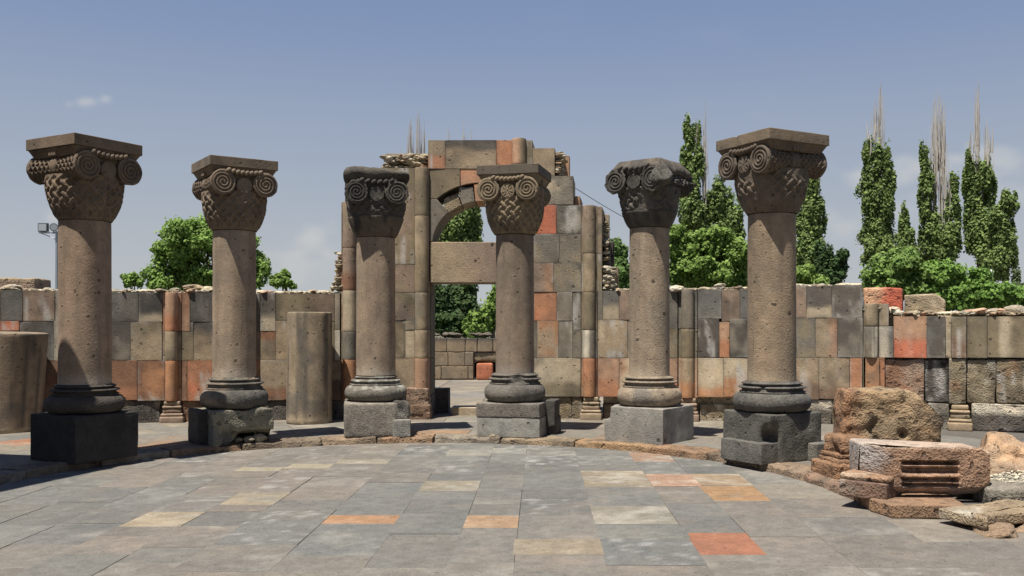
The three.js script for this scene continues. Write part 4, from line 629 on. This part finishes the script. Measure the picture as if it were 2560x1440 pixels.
drum('upright broken column drum against the wall left of the doorway', atX(775, 14.55), 14.5, 0.345, 0.34, 1.71, CT('#98856c', 1.15), CT('#6f6456', 1.1), -0.006, 5);
drum('wide column drum standing at the left edge behind the leftmost column', atX(10, 13.4), 13.4, 0.47, 0.53, 1.41, CT('#8f7c66', 1.1), CT('#5d544b', 1.05), -0.03, 9);

// ------------------------------------------------------------------ fallen carved blocks at the right
const rust = lin('#966d4a', 1.05), rustD = lin('#5a4232', 0.95), sandy = lin('#a0835f', 1.1), grimy = lin('#574d42', 0.85);
{ // the big upright one
  const t = thing('fallen_block', 'big rough orange and grey block with a hole standing by the rightmost column', 'stone block', 3.58, STY, -9.75, -0.16), sd = SEED++;
  const cf = stoneColor(sandy, grimy, 'n', sd, 1, 0.9, 1.3), cr = stoneColor(rust, rustD, 'n', sd + 1, 1, 0.8, 1.2);
  mesh('body', block(1.0, 0.84, 0.66, { r: 0.025, cell: 0.026, fine: 'all', rough: 0.05, freq: 5, smooth: true, color: (x, y, z) => mix3(cf(x, y, z), cr(x, y, z), sstep(-0.22, -0.4, x + 0.12 * fbm(y * 5, z * 5, 2, 2))), deform: (x, y, z) => { const hole = Math.exp(-((x - 0.12) ** 2 + (y + 0.02) ** 2) / 0.0012), lim = 0.435 - 0.95 * Math.max(0, x - 0.2 + 0.04 * fbm(x * 9, z * 5, 1, 2)), nf = z > 0.15 ? 0.055 * Math.abs(fbm(x * 7, y * 7, 2, 5)) : 0, gash = z > 0.15 ? 0.05 * sstep(0.04, 0.0, Math.abs(x + 0.2 - 0.5 * Math.abs(y - 0.02))) * sstep(0.2, 0.05, Math.abs(y)) : 0; return [x + (x < -0.4 ? 0.05 * (y + 0.4) : 0), Math.min(y, lim), z - nf - gash - (z > 0.15 ? 0.1 * hole : 0)]; } }), mRough, t, 0, 0.43, 0);
  const cfoot = (s) => stoneColor(rust, rustD, 'n', s, 0.4, 0.3, 1.2);
  for (const [w, h, d, x, y, z, r, ro] of [[0.5, 0.19, 0.5, -0.44, 0.1, 0.36, 0.014, 0.035], [0.45, 0.06, 0.45, -0.42, 0.21, 0.34, 0.02, 0.02], [0.42, 0.05, 0.41, -0.41, 0.265, 0.33, 0.016, 0.02], [0.36, 0.2, 0.36, -0.4, 0.35, 0.27, 0.04, 0.09]]) { const s2 = SEED++; mesh('carved_foot', block(w, h, d, { r, cell: 0.03, fine: 'all', rough: ro, freq: 7, smooth: true, color: cfoot(s2) }), mRough, t, x, y - 0.06, z, 0.35); }
}
{ // the grooved one lying in front
  const t = thing('fallen_block', 'reddish fallen block carved with four horizontal grooves', 'stone block', 3.33, 0.1, -8.28, -0.04), sd = SEED++;
  const cf = stoneColor(lin('#98745a', 1.1), lin('#765c4b', 1.0), 'n', sd, 1, 0.45, 1.2), gr = [[0.07, 0.018], [0.008, 0.034], [-0.066, 0.02], [-0.118, 0.016]];
  const col = (x, y, z) => { let c = cf(x, y, z); c = mix3(c, [0.34, 0.32, 0.30], 0.75 * sstep(-0.3, -0.46, x + 0.08 * fbm(x * 9, y * 9, 2, 3)) * sstep(-0.1, 0.1, y)); c = mix3(c, [0.3, 0.25, 0.23], 0.6 * sstep(-0.12, -0.17, y)); return y > 0.19 ? mix3(c, [0.42, 0.33, 0.25], 0.6) : c; };
  mesh('body', block(1.04, 0.44, 0.56, { r: 0.03, cell: 0.014, fine: 'z', rough: 0.018, freq: 5, smooth: true, color: col, deform: (x, y, z) => {
    if (z > 0.2) { const m = sstep(-0.24, -0.2, x) * sstep(0.26, 0.23, x); let g = 0; for (const [gy, gw] of gr) g = Math.max(g, sstep(gw, gw * 0.55, Math.abs(y - gy + 0.004 * fbm(x * 9, gy * 50, 1, 2)))); z -= 0.075 * g * m; z += (sstep(0.1, 0.02, Math.abs(y + 0.03)) * 0.02) * m; z -= 0.05 * sstep(-0.02, -0.22, y) * 0 + 0.5 * sstep(-0.3, -0.52, x) * 0.5; z -= 0.12 * sstep(-0.13, -0.22, y); }
    return [x, y - (x > 0.42 ? 0.05 * (y > 0 ? 1 : -0.6) * sstep(0.42, 0.52, x) : 0), z]; } }), mRough, t, 0, 0.24, 0);
  chunk(t, 'lower_lip', 0.42, 0.14, 0.3, -0.46, 0.075, 0.13, lin('#7d6050', 0.95), lin('#958b82', 0.95), 'n', { ry: -0.65, mat: mRough, rough: 0.02 });
  chunk(t, 'moulding', 0.44, 0.06, 0.3, -0.44, 0.175, 0.11, lin('#9c795e', 1.0), lin('#b0a698', 1.0), 'n', { ry: -0.65, mat: mRough, r: 0.025 });
  for (const x of [-0.25, 0.3]) { const m = mesh('packing_stone', RUB[5], mRough, t, x, -0.02, 0.0, x); m.scale.setScalar(0.16); }
}
{ // slab under it
  const sh = new THREE.Shape([[2.87, 8.75], [2.83, 7.98], [2.9, 7.72], [3.46, 7.7], [3.5, 7.74], [3.62, 8.9]].map(([x, d]) => new THREE.Vector2(x, -d))), g = new THREE.ExtrudeGeometry(sh, { depth: 0.09, bevelEnabled: true, bevelSize: 0.014, bevelThickness: 0.012, bevelSegments: 2, steps: 2 });
  g.rotateX(-Math.PI / 2); g.scale(1, 1, -1);
  const P = g.attributes.position, ix = []; for (let i = 0; i < P.count; i += 3) ix.push(i, i + 2, i + 1); g.setIndex(ix); g.computeVertexNormals();
  const cf = stoneColor(lin('#a07a5a', 1.0), lin('#82664f', 1.0), 'n', 611, 1, 0.1, 1.2), c = [], u = []; for (let i = 0; i < P.count; i++) { const k = cf(P.getX(i), P.getY(i) * 3, P.getZ(i)); c.push(...k.map((v) => v * 2)); u.push(P.getX(i) / TILE + (Math.abs(g.attributes.normal.getY(i)) < 0.5 ? P.getZ(i) * 0.7 / TILE : 0), (Math.abs(g.attributes.normal.getY(i)) < 0.5 ? P.getY(i) : P.getZ(i)) / TILE); P.setX(i, P.getX(i) + 0.012 * fbm(P.getX(i) * 9, P.getY(i) * 20, P.getZ(i) * 9, 2)); }
  g.setAttribute('color', new THREE.Float32BufferAttribute(c, 3)); g.setAttribute('uv', new THREE.Float32BufferAttribute(u, 2));
  const m = mesh(numbered('stone_slab'), g, mRough, scene, 0, 0.012, 0); m.userData = { label: 'flat orange slab on the paving under the grooved block', category: 'stone slab' };
}
function boulder(label, x, y, z, w, h, d, A, S, seed, ry = 0, amp = 0.3) { const m = mesh(numbered('boulder'), rock(seed, stoneColor(A, S, 'n', seed, 1, 1, 1.2), 14, amp, 1), mRough, scene, x, y, z, ry); m.scale.set(w, h, d); m.userData = { label, category: 'boulder' }; return m; }
boulder('rough orange boulder at the right edge behind the grooved block', 4.5, 0.2, -9.1, 0.95, 0.72, 0.8, lin('#b08a66', 1.15), lin('#8d7660', 1.1), 71);
boulder('pinkish broken stone low at the right edge beside the orange boulder', 4.75, 0.1, -8.75, 0.5, 0.36, 0.5, lin('#b0846a', 1.0), lin('#8d7660', 1.0), 72);
{ const t = thing('stone_block', 'grey stone block at the right edge beside the grooved block', 'stone block', 4.3, 0.06, -8.15, -0.12), sd = SEED++; mesh('block', block(1.0, 0.22, 0.75, { r: 0.03, cell: 0.045, fine: 'xyz', rough: 0.03, smooth: true, color: stoneColor(lin('#8d857a', 0.95), lin('#75705f', 0.95), 'n', sd, 1, 0.2), deform: (x, y, z) => [x, y - (y > 0 ? 0.05 * sstep(0.2, -0.5, x) : 0), z] }), mRough, t, 0, 0.1, 0); }
{ // grit lying on it
  const R = rng(97), B = []; for (let i = 0; i < 420; i++) { const g = new THREE.IcosahedronGeometry(0.008 + 0.016 * R() * R(), 0), x = 4.0 + R() * 0.95, z = -8.5 + R() * 0.5; g.scale(1, 0.6, 1); g.rotateY(R() * 6); g.translate(x, 0.278 - 0.02 * R() - 0.04 * sstep(4.35, 3.9, x), z); B.push(g); }
  const m = mesh('gravel', mergeGeometries(B), solid([0.5, 0.45, 0.34], 0.95)); m.userData = { kind: 'stuff', label: 'pale gravel scattered on the grey block at the right edge', category: 'gravel' };
}
{ // broken edge of the kerb at lower right
  const t = thing('broken_kerb', 'broken brown kerb stone with a hollow at the lower right edge', 'kerb stone', 3.72, -0.04, -7.42, 0.42), sd = SEED++;
  mesh('upper_slab', block(0.86, 0.1, 0.5, { r: 0.02, cell: 0.03, fine: 'all', rough: 0.03, freq: 6, smooth: true, color: stoneColor(lin('#a18a6c', 0.9), lin('#bfb6a8', 0.9), 'n', sd, 1, 0.1), deform: (x, y, z) => [x, y, z - (z > 0.1 ? 0.12 * sstep(-0.1, 0.5, fbm(x * 4, 2, 1, 3)) : 0)] }), mRough, t, 0, 0.12, -0.08);
  for (const [x, z, w, h, d] of [[-0.3, 0.1, 0.42, 0.12, 0.4], [0.05, 0.14, 0.4, 0.09, 0.34], [0.36, 0.1, 0.42, 0.11, 0.4]]) { const m = mesh('lower_stone', rock(1200 + ((x * 50) | 0), stoneColor(lin('#a08468', 1), lin('#7d6650', 1), 'n', x * 9, 1, 1), 6, 0.35, 1), mRough, t, x, h * 0.3, z, x * 5); m.scale.set(w, h * 1.4, d); }
}

// ------------------------------------------------------------------ trees
const leafMat = new THREE.MeshPhysicalMaterial({ name: 'leaf', vertexColors: true, roughness: 0.9, specularIntensity: 0.35, side: THREE.DoubleSide, transmission: 0.4, thickness: 0 });
const barkMat = solid([0.11, 0.085, 0.06], 0.95), deadMat = solid([0.44, 0.405, 0.36], 0.95);
function leaves(list, n, size, cA, cB, seed, o = {}) {
  const R = rng(seed), p = [], nn = [], k8 = o.tall ? 18 : 9; n *= o.tall ? 2.9 : 2.3; size *= 0.76;
  list = list.flatMap((l) => { const out = [[l[0], l[1], l[2], l[3] * (o.tall ? 0.66 : 0.72), l[4] * 0.8, l[5] * 0.72]]; for (let i = 0; i < k8; i++) { const a = R() * 6.283, q = 0.5 + 0.42 * R(), yy = (R() * 2 - 1) * 0.8, rr = Math.sqrt(Math.max(0.05, 1 - yy * yy)); out.push([l[0] + l[3] * q * rr * Math.cos(a), l[1] + l[4] * yy * 0.8, l[2] + l[5] * q * rr * Math.sin(a), l[3] * (o.tall ? 0.2 + 0.22 * R() : 0.26 + 0.24 * R()), l[4] * (o.tall ? 0.2 + 0.24 * R() : 0.24 + 0.2 * R()), l[5] * (o.tall ? 0.2 + 0.22 * R() : 0.26 + 0.24 * R())]); } return out; });
  const c = [], ix = [], vol = list.map((l) => Math.pow(l[3] * l[4] * l[5], 2 / 3)), tot = vol.reduce((a, b) => a + b, 0);
  const v = new THREE.Vector3(), nrm = new THREE.Vector3(), t1 = new THREE.Vector3(), t2 = new THREE.Vector3();
  list.forEach((l, li) => {
    const m = Math.round(n * vol[li] / tot);
    for (let i = 0; i < m; i++) {
      v.set(R() * 2 - 1, R() * 2 - 1, R() * 2 - 1); if (v.lengthSq() > 1) { i--; continue; } v.normalize();
      const dx = v.x, dy = v.y, dz = v.z, br = fbm(dx * 2.6 + li * 3, dy * 2.6 * (o.tall ? 2.2 : 1), dz * 2.6 + seed, 3), rr = (0.4 + 0.6 * Math.pow(R(), 0.7)) * (1 + (o.ragged ?? 0.34) * 1.5 * br + 0.1 * R()) * (R() < 0.14 ? 1.1 + 0.3 * R() : 1);
      if (R() < (o.gap ?? 0.3) * sstep(0.05, -0.35, br)) continue;
      const x = l[0] + dx * l[3] * rr, y = l[1] + dy * l[4] * rr, z = l[2] + dz * l[5] * rr;
      nrm.set(dx + (R() - 0.5) * 1.6, dy + 0.35 + (R() - 0.5) * 1.6, dz + (R() - 0.5) * 1.6).normalize(); t1.set(R() - 0.5, R() - 0.5 + (o.tall ? 0.7 : 0), R() - 0.5).cross(nrm).normalize(); t2.crossVectors(nrm, t1);
      const s = size * (0.6 + 0.8 * R()), b = p.length / 3, k = clamp(0.5 + 0.55 * br + 0.45 * (R() - 0.5) + 0.2 * dy), cc = mix3(cA, cB, k);
      for (const [a, e] of [[-0.5, 0], [0, -0.62], [0.5, 0], [0, 0.62]]) { p.push(x + t1.x * a * s + t2.x * e * s, y + t1.y * a * s + t2.y * e * s, z + t1.z * a * s + t2.z * e * s); nn.push(nrm.x, nrm.y, nrm.z); c.push(cc[0], cc[1], cc[2]); }
      ix.push(b, b + 1, b + 2, b, b + 2, b + 3);
    }
  });
  const g = new THREE.BufferGeometry(); g.setAttribute('position', new THREE.Float32BufferAttribute(p, 3)); g.setAttribute('normal', new THREE.Float32BufferAttribute(nn, 3)); g.setAttribute('color', new THREE.Float32BufferAttribute(c, 3)); g.setIndex(ix); return g;
}
function limb(pts, r0, r1, n = 7) { const cv = new THREE.CatmullRomCurve3(pts.map((q) => new THREE.Vector3(...q))), g = new THREE.TubeGeometry(cv, Math.max(4, pts.length * 3), 1, n), P = g.attributes.position, seg = Math.max(4, pts.length * 3); for (let i = 0; i <= seg; i++) { const c = cv.getPointAt(i / seg), r = mixf(r0, r1, i / seg); for (let j = 0; j <= n; j++) { const k = i * (n + 1) + j; P.setXYZ(k, c.x + (P.getX(k) - c.x) * r, c.y + (P.getY(k) - c.y) * r, c.z + (P.getZ(k) - c.z) * r); } } return g; }
// lumps given as [pixel x, pixel y, half width, half height] at the tree's distance
function tree(name, label, category, d, lumps, n, size, cA, cB, seed, o = {}) {
  const R = rng(seed + 500), cx = o.cx ?? lumps.reduce((a, l) => a + l[0], 0) / lumps.length, X = atX(cx, d), s = d / F, t = thing(name, label, category, X, -0.05, -d, 0, o.group);
  const wide = o.tall ? 1.08 : 1, L = lumps.map(([px, py, rx0, ry, rx = rx0 * wide]) => [atX(px, d) - X, atY(py, d) + 0.05, (R() - 0.5) * rx * s * 1.2, rx * s, ry * s, Math.min(rx, ry * 2) * s]);
  const top = Math.max(...L.map((l) => l[1])), tr = [limb([[o.lean ?? 0, 0, 0], [(o.lean ?? 0) * 0.5 + 0.1 * R(), top * 0.4, 0], [0, top * 0.85, 0]], (o.trunk ?? 0.16), 0.03)];
  for (const l of L) { const y0 = Math.max(0.6, Math.min(top * 0.5, l[1] - l[4] - 0.4) * (0.5 + 0.5 * R())); tr.push(limb([[0, y0, 0], [l[0] * 0.45, mixf(y0, l[1], 0.6), l[2] * 0.5], [l[0], l[1] + l[4] * 0.3, l[2]]], (o.trunk ?? 0.16) * 0.5, 0.012, 5)); }
  mesh('trunk', mergeGeometries(tr), o.bark || barkMat, t);
  mesh('crown', leaves(L, n, size, cA, cB, seed, o), leafMat, t);
  if (o.dead) {
    const D = [], Rd = rng(seed + 900);
    for (const [px, y0, y1, wd, cnt] of o.dead) for (let i = 0; i < cnt * (o.deadN ?? 0.75); i++) {
      const k = i / cnt, x = atX(px, d) - X + (Rd() - 0.5) * wd * s * (0.4 + k * 1.4), lo = atY(mixf(y1, y0, Rd() * 0.55), d), hi = mixf(lo, atY(y0, d), i === 0 ? 1 : 0.35 + 0.6 * Rd()), zz = (Rd() - 0.5) * 0.6, q = (Rd() - 0.5) * 0.5;
      const xc = atX(px, d) - X, top2 = atY(y0, d), bot2 = atY(y1, d), sh = (h) => Math.pow(clamp(1 - (h - bot2) / (top2 - bot2 + 0.4)), 0.6) + 0.06, xa = (x - xc) * 1.1;
      D.push(limb([[xc + xa * sh(lo), lo, zz], [xc + xa * sh(mixf(lo, hi, 0.5)) + q * 0.3, mixf(lo, hi, 0.5), zz + q * 0.3], [xc + xa * sh(hi) + q * 0.2, hi, zz * 0.6 + q * 0.5]], (i === 0 ? 0.06 : 0.016 + 0.022 * Rd() * Rd()) * (o.deadK ?? 1), 0.006, 4));
    }
    mesh('dead_branches', mergeGeometries(D), deadMat, t).userData.kind = 'stuff';
  }
  return t;
}
const G1 = [0.09, 0.165, 0.035], G2 = [0.28, 0.42, 0.095], P1 = [0.075, 0.125, 0.038], P2 = [0.26, 0.345, 0.105], D1 = [0.03, 0.06, 0.018], D2 = [0.09, 0.15, 0.045], B1 = [0.09, 0.165, 0.03], B2 = [0.26, 0.375, 0.085];
tree('broadleaf_tree', 'round leafy green tree behind the second column from the left', 'tree', 45, [[455, 590, 54, 46], [405, 690, 44, 46], [440, 640, 54, 50], [500, 690, 60, 40], [500, 568, 46, 34], [470, 640, 55, 40], [540, 600, 62, 52], [600, 620, 50, 46], [450, 700, 60, 34], [655, 680, 28, 46], [400, 615, 24, 18], [520, 690, 40, 26], [620, 680, 40, 46]], 13000, 0.17, G1, G2, 11, { cx: 528, trunk: 0.2, ragged: 0.36, gap: 0.3, lean: 0.4 });
tree('bush', 'small light green bush left of the round tree above the wall', 'bush', 42, [[322, 702, 22, 18], [345, 706, 14, 14], [338, 690, 8, 10]], 1100, 0.15, G1, G2, 12, { ragged: 0.5 });
tree('bush', 'small pale green bush right of the second column above the wall', 'bush', 42, [[705, 702, 24, 20], [712, 685, 14, 14], [732, 716, 12, 8]], 1300, 0.15, B1, B2, 13, { ragged: 0.5 });
const pop = 'tall poplars beyond the wall';
// poplars seen over and through the doorway
tree('poplar_tree', 'poplar with bare grey tops rising left above the doorway', 'tree', 52, [[1060, 640, 34, 130], [1085, 600, 22, 90], [1030, 620, 22, 100]], 4200, 0.17, P1, P2, 21, { tall: true, deadN: 1.3, deadK: 1.25, dead: [[1027, 290, 560, 16, 30], [1046, 262, 560, 15, 26], [1060, 300, 560, 12, 12], [1000, 365, 560, 8, 5]] });
tree('poplar_tree', 'dense poplar filling the arch opening above the lintel', 'tree', 50, [[1150, 590, 42, 110], [1180, 560, 24, 80], [1120, 600, 34, 90], [1190, 620, 18, 50]], 6500, 0.17, P1, P2, 22, { tall: true, deadN: 1.3, deadK: 1.2, dead: [[1160, 298, 520, 12, 22], [1122, 308, 520, 7, 8], [1178, 318, 520, 6, 6]] });
tree('broadleaf_tree', 'dark green tree seen through the doorway below the lintel', 'tree', 42, [[1100, 760, 50, 70], [1150, 750, 46, 66], [1130, 810, 60, 40], [1180, 790, 30, 50]], 7000, 0.17, D1, D2, 23, { ragged: 0.35 });
tree('broadleaf_tree', 'bright green tree at the right side of the doorway opening', 'tree', 36, [[1232, 775, 28, 50], [1190, 815, 40, 36], [1262, 760, 34, 60]], 4600, 0.15, B1, B2, 24, { ragged: 0.4 });
// right of the doorway
tree('bush', 'light green bush just right of the doorway rubble edge', 'bush', 40, [[1545, 650, 26, 46], [1550, 690, 32, 40], [1540, 610, 14, 20]], 2800, 0.16, G1, [0.15, 0.24, 0.07], 31, { ragged: 0.5 });
tree('poplar_tree', 'leafy poplar with one bare grey spire between the two right columns', 'tree', 50, [[1718, 330, 12, 50], [1742, 340, 14, 46], [1730, 420, 28, 80], [1728, 510, 30, 80], [1752, 560, 34, 90], [1720, 590, 24, 60]], 6500, 0.17, P1, P2, 32, { tall: true, ragged: 0.35, dead: [[1762, 243, 560, 13, 42], [1740, 290, 430, 14, 10]] });
tree('poplar_tree', 'shorter full poplar just left of the rightmost column', 'tree', 50, [[1790, 500, 22, 70], [1815, 540, 34, 80], [1835, 570, 26, 70], [1800, 610, 34, 60]], 4800, 0.17, P1, P2, 33, { tall: true });
tree('broadleaf_tree', 'wide bright green tree between the fifth and the rightmost columns', 'tree', 36, [[1730, 620, 60, 50], [1790, 610, 56, 46], [1840, 640, 50, 50], [1700, 680, 46, 44], [1770, 680, 60, 46], [1850, 700, 40, 36], [1690, 590, 26, 30]], 14000, 0.15, B1, B2, 34, { ragged: 0.4, gap: 0.35 });
tree('poplar_tree', 'poplar half hidden right behind the rightmost column', 'tree', 50, [[2030, 480, 22, 70], [2020, 560, 34, 80], [2045, 560, 20, 70], [2015, 640, 36, 60], [2000, 700, 40, 40]], 5600, 0.17, P1, P2, 35, { tall: true });
tree('broadleaf_tree', 'small dark green tree right of the rightmost column', 'tree', 46, [[2092, 675, 30, 40], [2062, 650, 24, 50], [2105, 640, 16, 22], [2075, 700, 44, 30]], 4200, 0.16, D1, [0.07, 0.13, 0.035], 36, { ragged: 0.45 });
tree('bush', 'bright green bush at the foot of the tree right of the rightmost column', 'bush', 38, [[2010, 690, 30, 30], [2045, 705, 26, 20]], 1800, 0.14, B1, B2, 37, { ragged: 0.4 });
tree('poplar_tree', 'first tall poplar with bare tops right of the rightmost column', 'tree', 52, [[2172, 390, 14, 58], [2192, 400, 14, 50], [2215, 400, 15, 48], [2180, 480, 30, 80], [2212, 480, 24, 80], [2200, 580, 42, 90], [2190, 640, 36, 60], [2225, 450, 14, 60]], 8000, 0.17, P1, P2, 41, { tall: true, ragged: 0.35, gap: 0.3, dead: [[2187, 245, 420, 14, 22], [2202, 194, 440, 9, 22], [2170, 300, 400, 12, 8], [2195, 520, 640, 20, 18]], group: pop });
tree('poplar_tree', 'narrow low poplar beside the first tall one', 'tree', 50, [[2262, 560, 13, 55], [2262, 620, 24, 50], [2278, 590, 10, 24]], 2100, 0.16, P1, P2, 42, { tall: true });
tree('poplar_tree', 'thin poplar with a long bare grey middle', 'tree', 52, [[2308, 390, 11, 40], [2316, 440, 15, 60], [2310, 500, 18, 70], [2326, 570, 24, 80], [2385, 470, 14, 48], [2380, 560, 22, 80], [2352, 600, 40, 60], [2330, 620, 30, 50]], 6600, 0.17, P1, P2, 43, { tall: true, ragged: 0.4, gap: 0.35, dead: [[2338, 225, 560, 14, 40], [2352, 215, 600, 14, 46], [2358, 250, 640, 16, 40], [2330, 300, 520, 26, 22], [2372, 400, 600, 14, 16]], group: pop });
tree('poplar_tree', 'last tall poplar with three bare spires at the right edge', 'tree', 52, [[2420, 420, 11, 60], [2432, 470, 20, 80], [2460, 440, 22, 50], [2440, 560, 30, 90], [2460, 600, 38, 80], [2480, 480, 14, 60]], 7000, 0.17, P1, P2, 44, { tall: true, ragged: 0.35, dead: [[2443, 198, 450, 10, 36], [2466, 290, 440, 9, 22], [2430, 320, 430, 14, 18], [2478, 310, 430, 8, 10]], group: pop });
tree('poplar_tree', 'bushy leaning poplar at the far right edge', 'tree', 50, [[2522, 510, 20, 44], [2505, 560, 26, 60], [2520, 620, 24, 60], [2500, 660, 36, 50], [2528, 580, 14, 40]], 4800, 0.17, P1, P2, 45, { tall: true });
tree('bush', 'large light green thicket behind the orange block on the right wall', 'bush', 36, [[2200, 680, 44, 44], [2250, 660, 46, 44], [2230, 710, 56, 46], [2290, 700, 40, 44], [2180, 720, 26, 30]], 8500, 0.15, [0.085, 0.155, 0.035], [0.25, 0.37, 0.09], 46, { ragged: 0.4 });
tree('bush', 'green thicket of shrubs below the thin poplar', 'bush', 36, [[2330, 690, 46, 44], [2380, 690, 44, 44], [2360, 740, 56, 40], [2310, 730, 40, 40], [2400, 730, 36, 44]], 8500, 0.15, [0.09, 0.17, 0.035], [0.24, 0.39, 0.08], 47, { ragged: 0.4 });
tree('bush', 'green thicket around the lamp at the far right', 'bush', 36, [[2440, 705, 34, 40], [2450, 745, 50, 36], [2478, 735, 34, 36], [2500, 740, 44, 34], [2550, 750, 44, 30], [2600, 740, 50, 40]], 8000, 0.15, [0.085, 0.16, 0.03], [0.22, 0.37, 0.075], 48, { ragged: 0.4 });
tree('bush', 'thin grey green sapling at the right edge above the thicket', 'bush', 44, [[2545, 690, 12, 26], [2540, 720, 18, 20]], 500, 0.14, [0.08, 0.12, 0.05], [0.14, 0.18, 0.08], 49, { ragged: 0.6 });

// ------------------------------------------------------------------ lamps and cable
{
  const d = 40, s = d / F, X = atX(142, d), t = thing('floodlight_mast', 'grey mast with two floodlights behind the leftmost column', 'floodlight mast', X, 0, -d), met = solid([0.33, 0.35, 0.38], 0.5, { metalness: 0.6 }), dark = solid([0.06, 0.065, 0.07], 0.5, { metalness: 0.3 }), glass = solid([0.35, 0.38, 0.4], 0.15, { metalness: 0.2 });
  const top = atY(578, d);
  mesh('pole', new THREE.CylinderGeometry(0.055, 0.09, top, 14), met, t, 0, top / 2, 0);
  const bar = new THREE.BoxGeometry(1.55, 0.05, 0.06); mesh('cross_arm', bar, met, t, 0, atY(582, d), 0);
  for (const q of [-1, 1]) { const g = limb([[q * 0.68, atY(583, d), 0], [q * 0.36, atY(590, d), 0], [0, atY(600, d), 0]], 0.02, 0.02, 6); mesh('brace', g, met, t); }
  const f = new THREE.Group(); f.name = 'square_floodlight'; f.position.set(atX(110, d) - X, atY(569, d), 0.05); t.add(f);
  mesh('housing', new THREE.BoxGeometry(0.4, 0.36, 0.14), dark, f); mesh('glass', new THREE.BoxGeometry(0.33, 0.29, 0.02), glass, f, 0, 0, 0.075); mesh('yoke', new THREE.BoxGeometry(0.22, 0.06, 0.06), met, f, 0, -0.2, 0);
  const r = new THREE.Group(); r.name = 'round_floodlight'; r.position.set(atX(136, d) - X, atY(569, d), 0.05); r.rotation.y = 0.5; t.add(r);
  const can = new THREE.CylinderGeometry(0.17, 0.12, 0.26, 24); can.rotateX(Math.PI / 2); mesh('housing', can, dark, r); const lens = new THREE.CylinderGeometry(0.14, 0.14, 0.02, 24); lens.rotateX(Math.PI / 2); mesh('glass', lens, glass, r, 0, 0, 0.135); mesh('yoke', new THREE.BoxGeometry(0.06, 0.14, 0.06), met, r, 0, -0.2, 0);
}
{
  const d = 36.9, t = thing('garden_lamp', 'small white capped globe lamp in the thicket at the far right', 'lamp', atX(2477, d), 0, -d), y = atY(684, d), met = solid([0.3, 0.3, 0.3], 0.5, { metalness: 0.4 });
  mesh('pole', new THREE.CylinderGeometry(0.035, 0.045, y - 0.1, 10), met, t, 0, (y - 0.1) / 2, 0);
  mesh('globe', new THREE.LatheGeometry([[0.02, -0.13], [0.07, -0.12], [0.1, -0.04], [0.105, 0.05], [0.09, 0.07]].map(([a, b]) => new THREE.Vector2(a, b)), 20), solid([0.5, 0.5, 0.46], 0.3), t, 0, y, 0);
  mesh('cap', new THREE.LatheGeometry([[0.115, 0.05], [0.11, 0.1], [0.07, 0.145], [0.001, 0.16]].map(([a, b]) => new THREE.Vector2(a, b)), 20), solid([0.75, 0.75, 0.72], 0.4), t, 0, y, 0);
}
{
  const pts = []; for (let i = 0; i <= 16; i++) { const k = i / 16, d = mixf(38, 44, k); pts.push(new THREE.Vector3(atX(mixf(1360, 1760, k), d), atY(mixf(418, 640, k), d) - 0.5 * Math.sin(k * Math.PI) * 0.5, -d)); }
  const m = mesh('overhead_cable', new THREE.TubeGeometry(new THREE.CatmullRomCurve3(pts), 40, 0.014, 5), solid([0.05, 0.05, 0.055], 0.8)); m.userData = { label: 'thin dark cable sloping down from the doorway to the trees', category: 'cable' };
}
renderer.render(scene, camera);
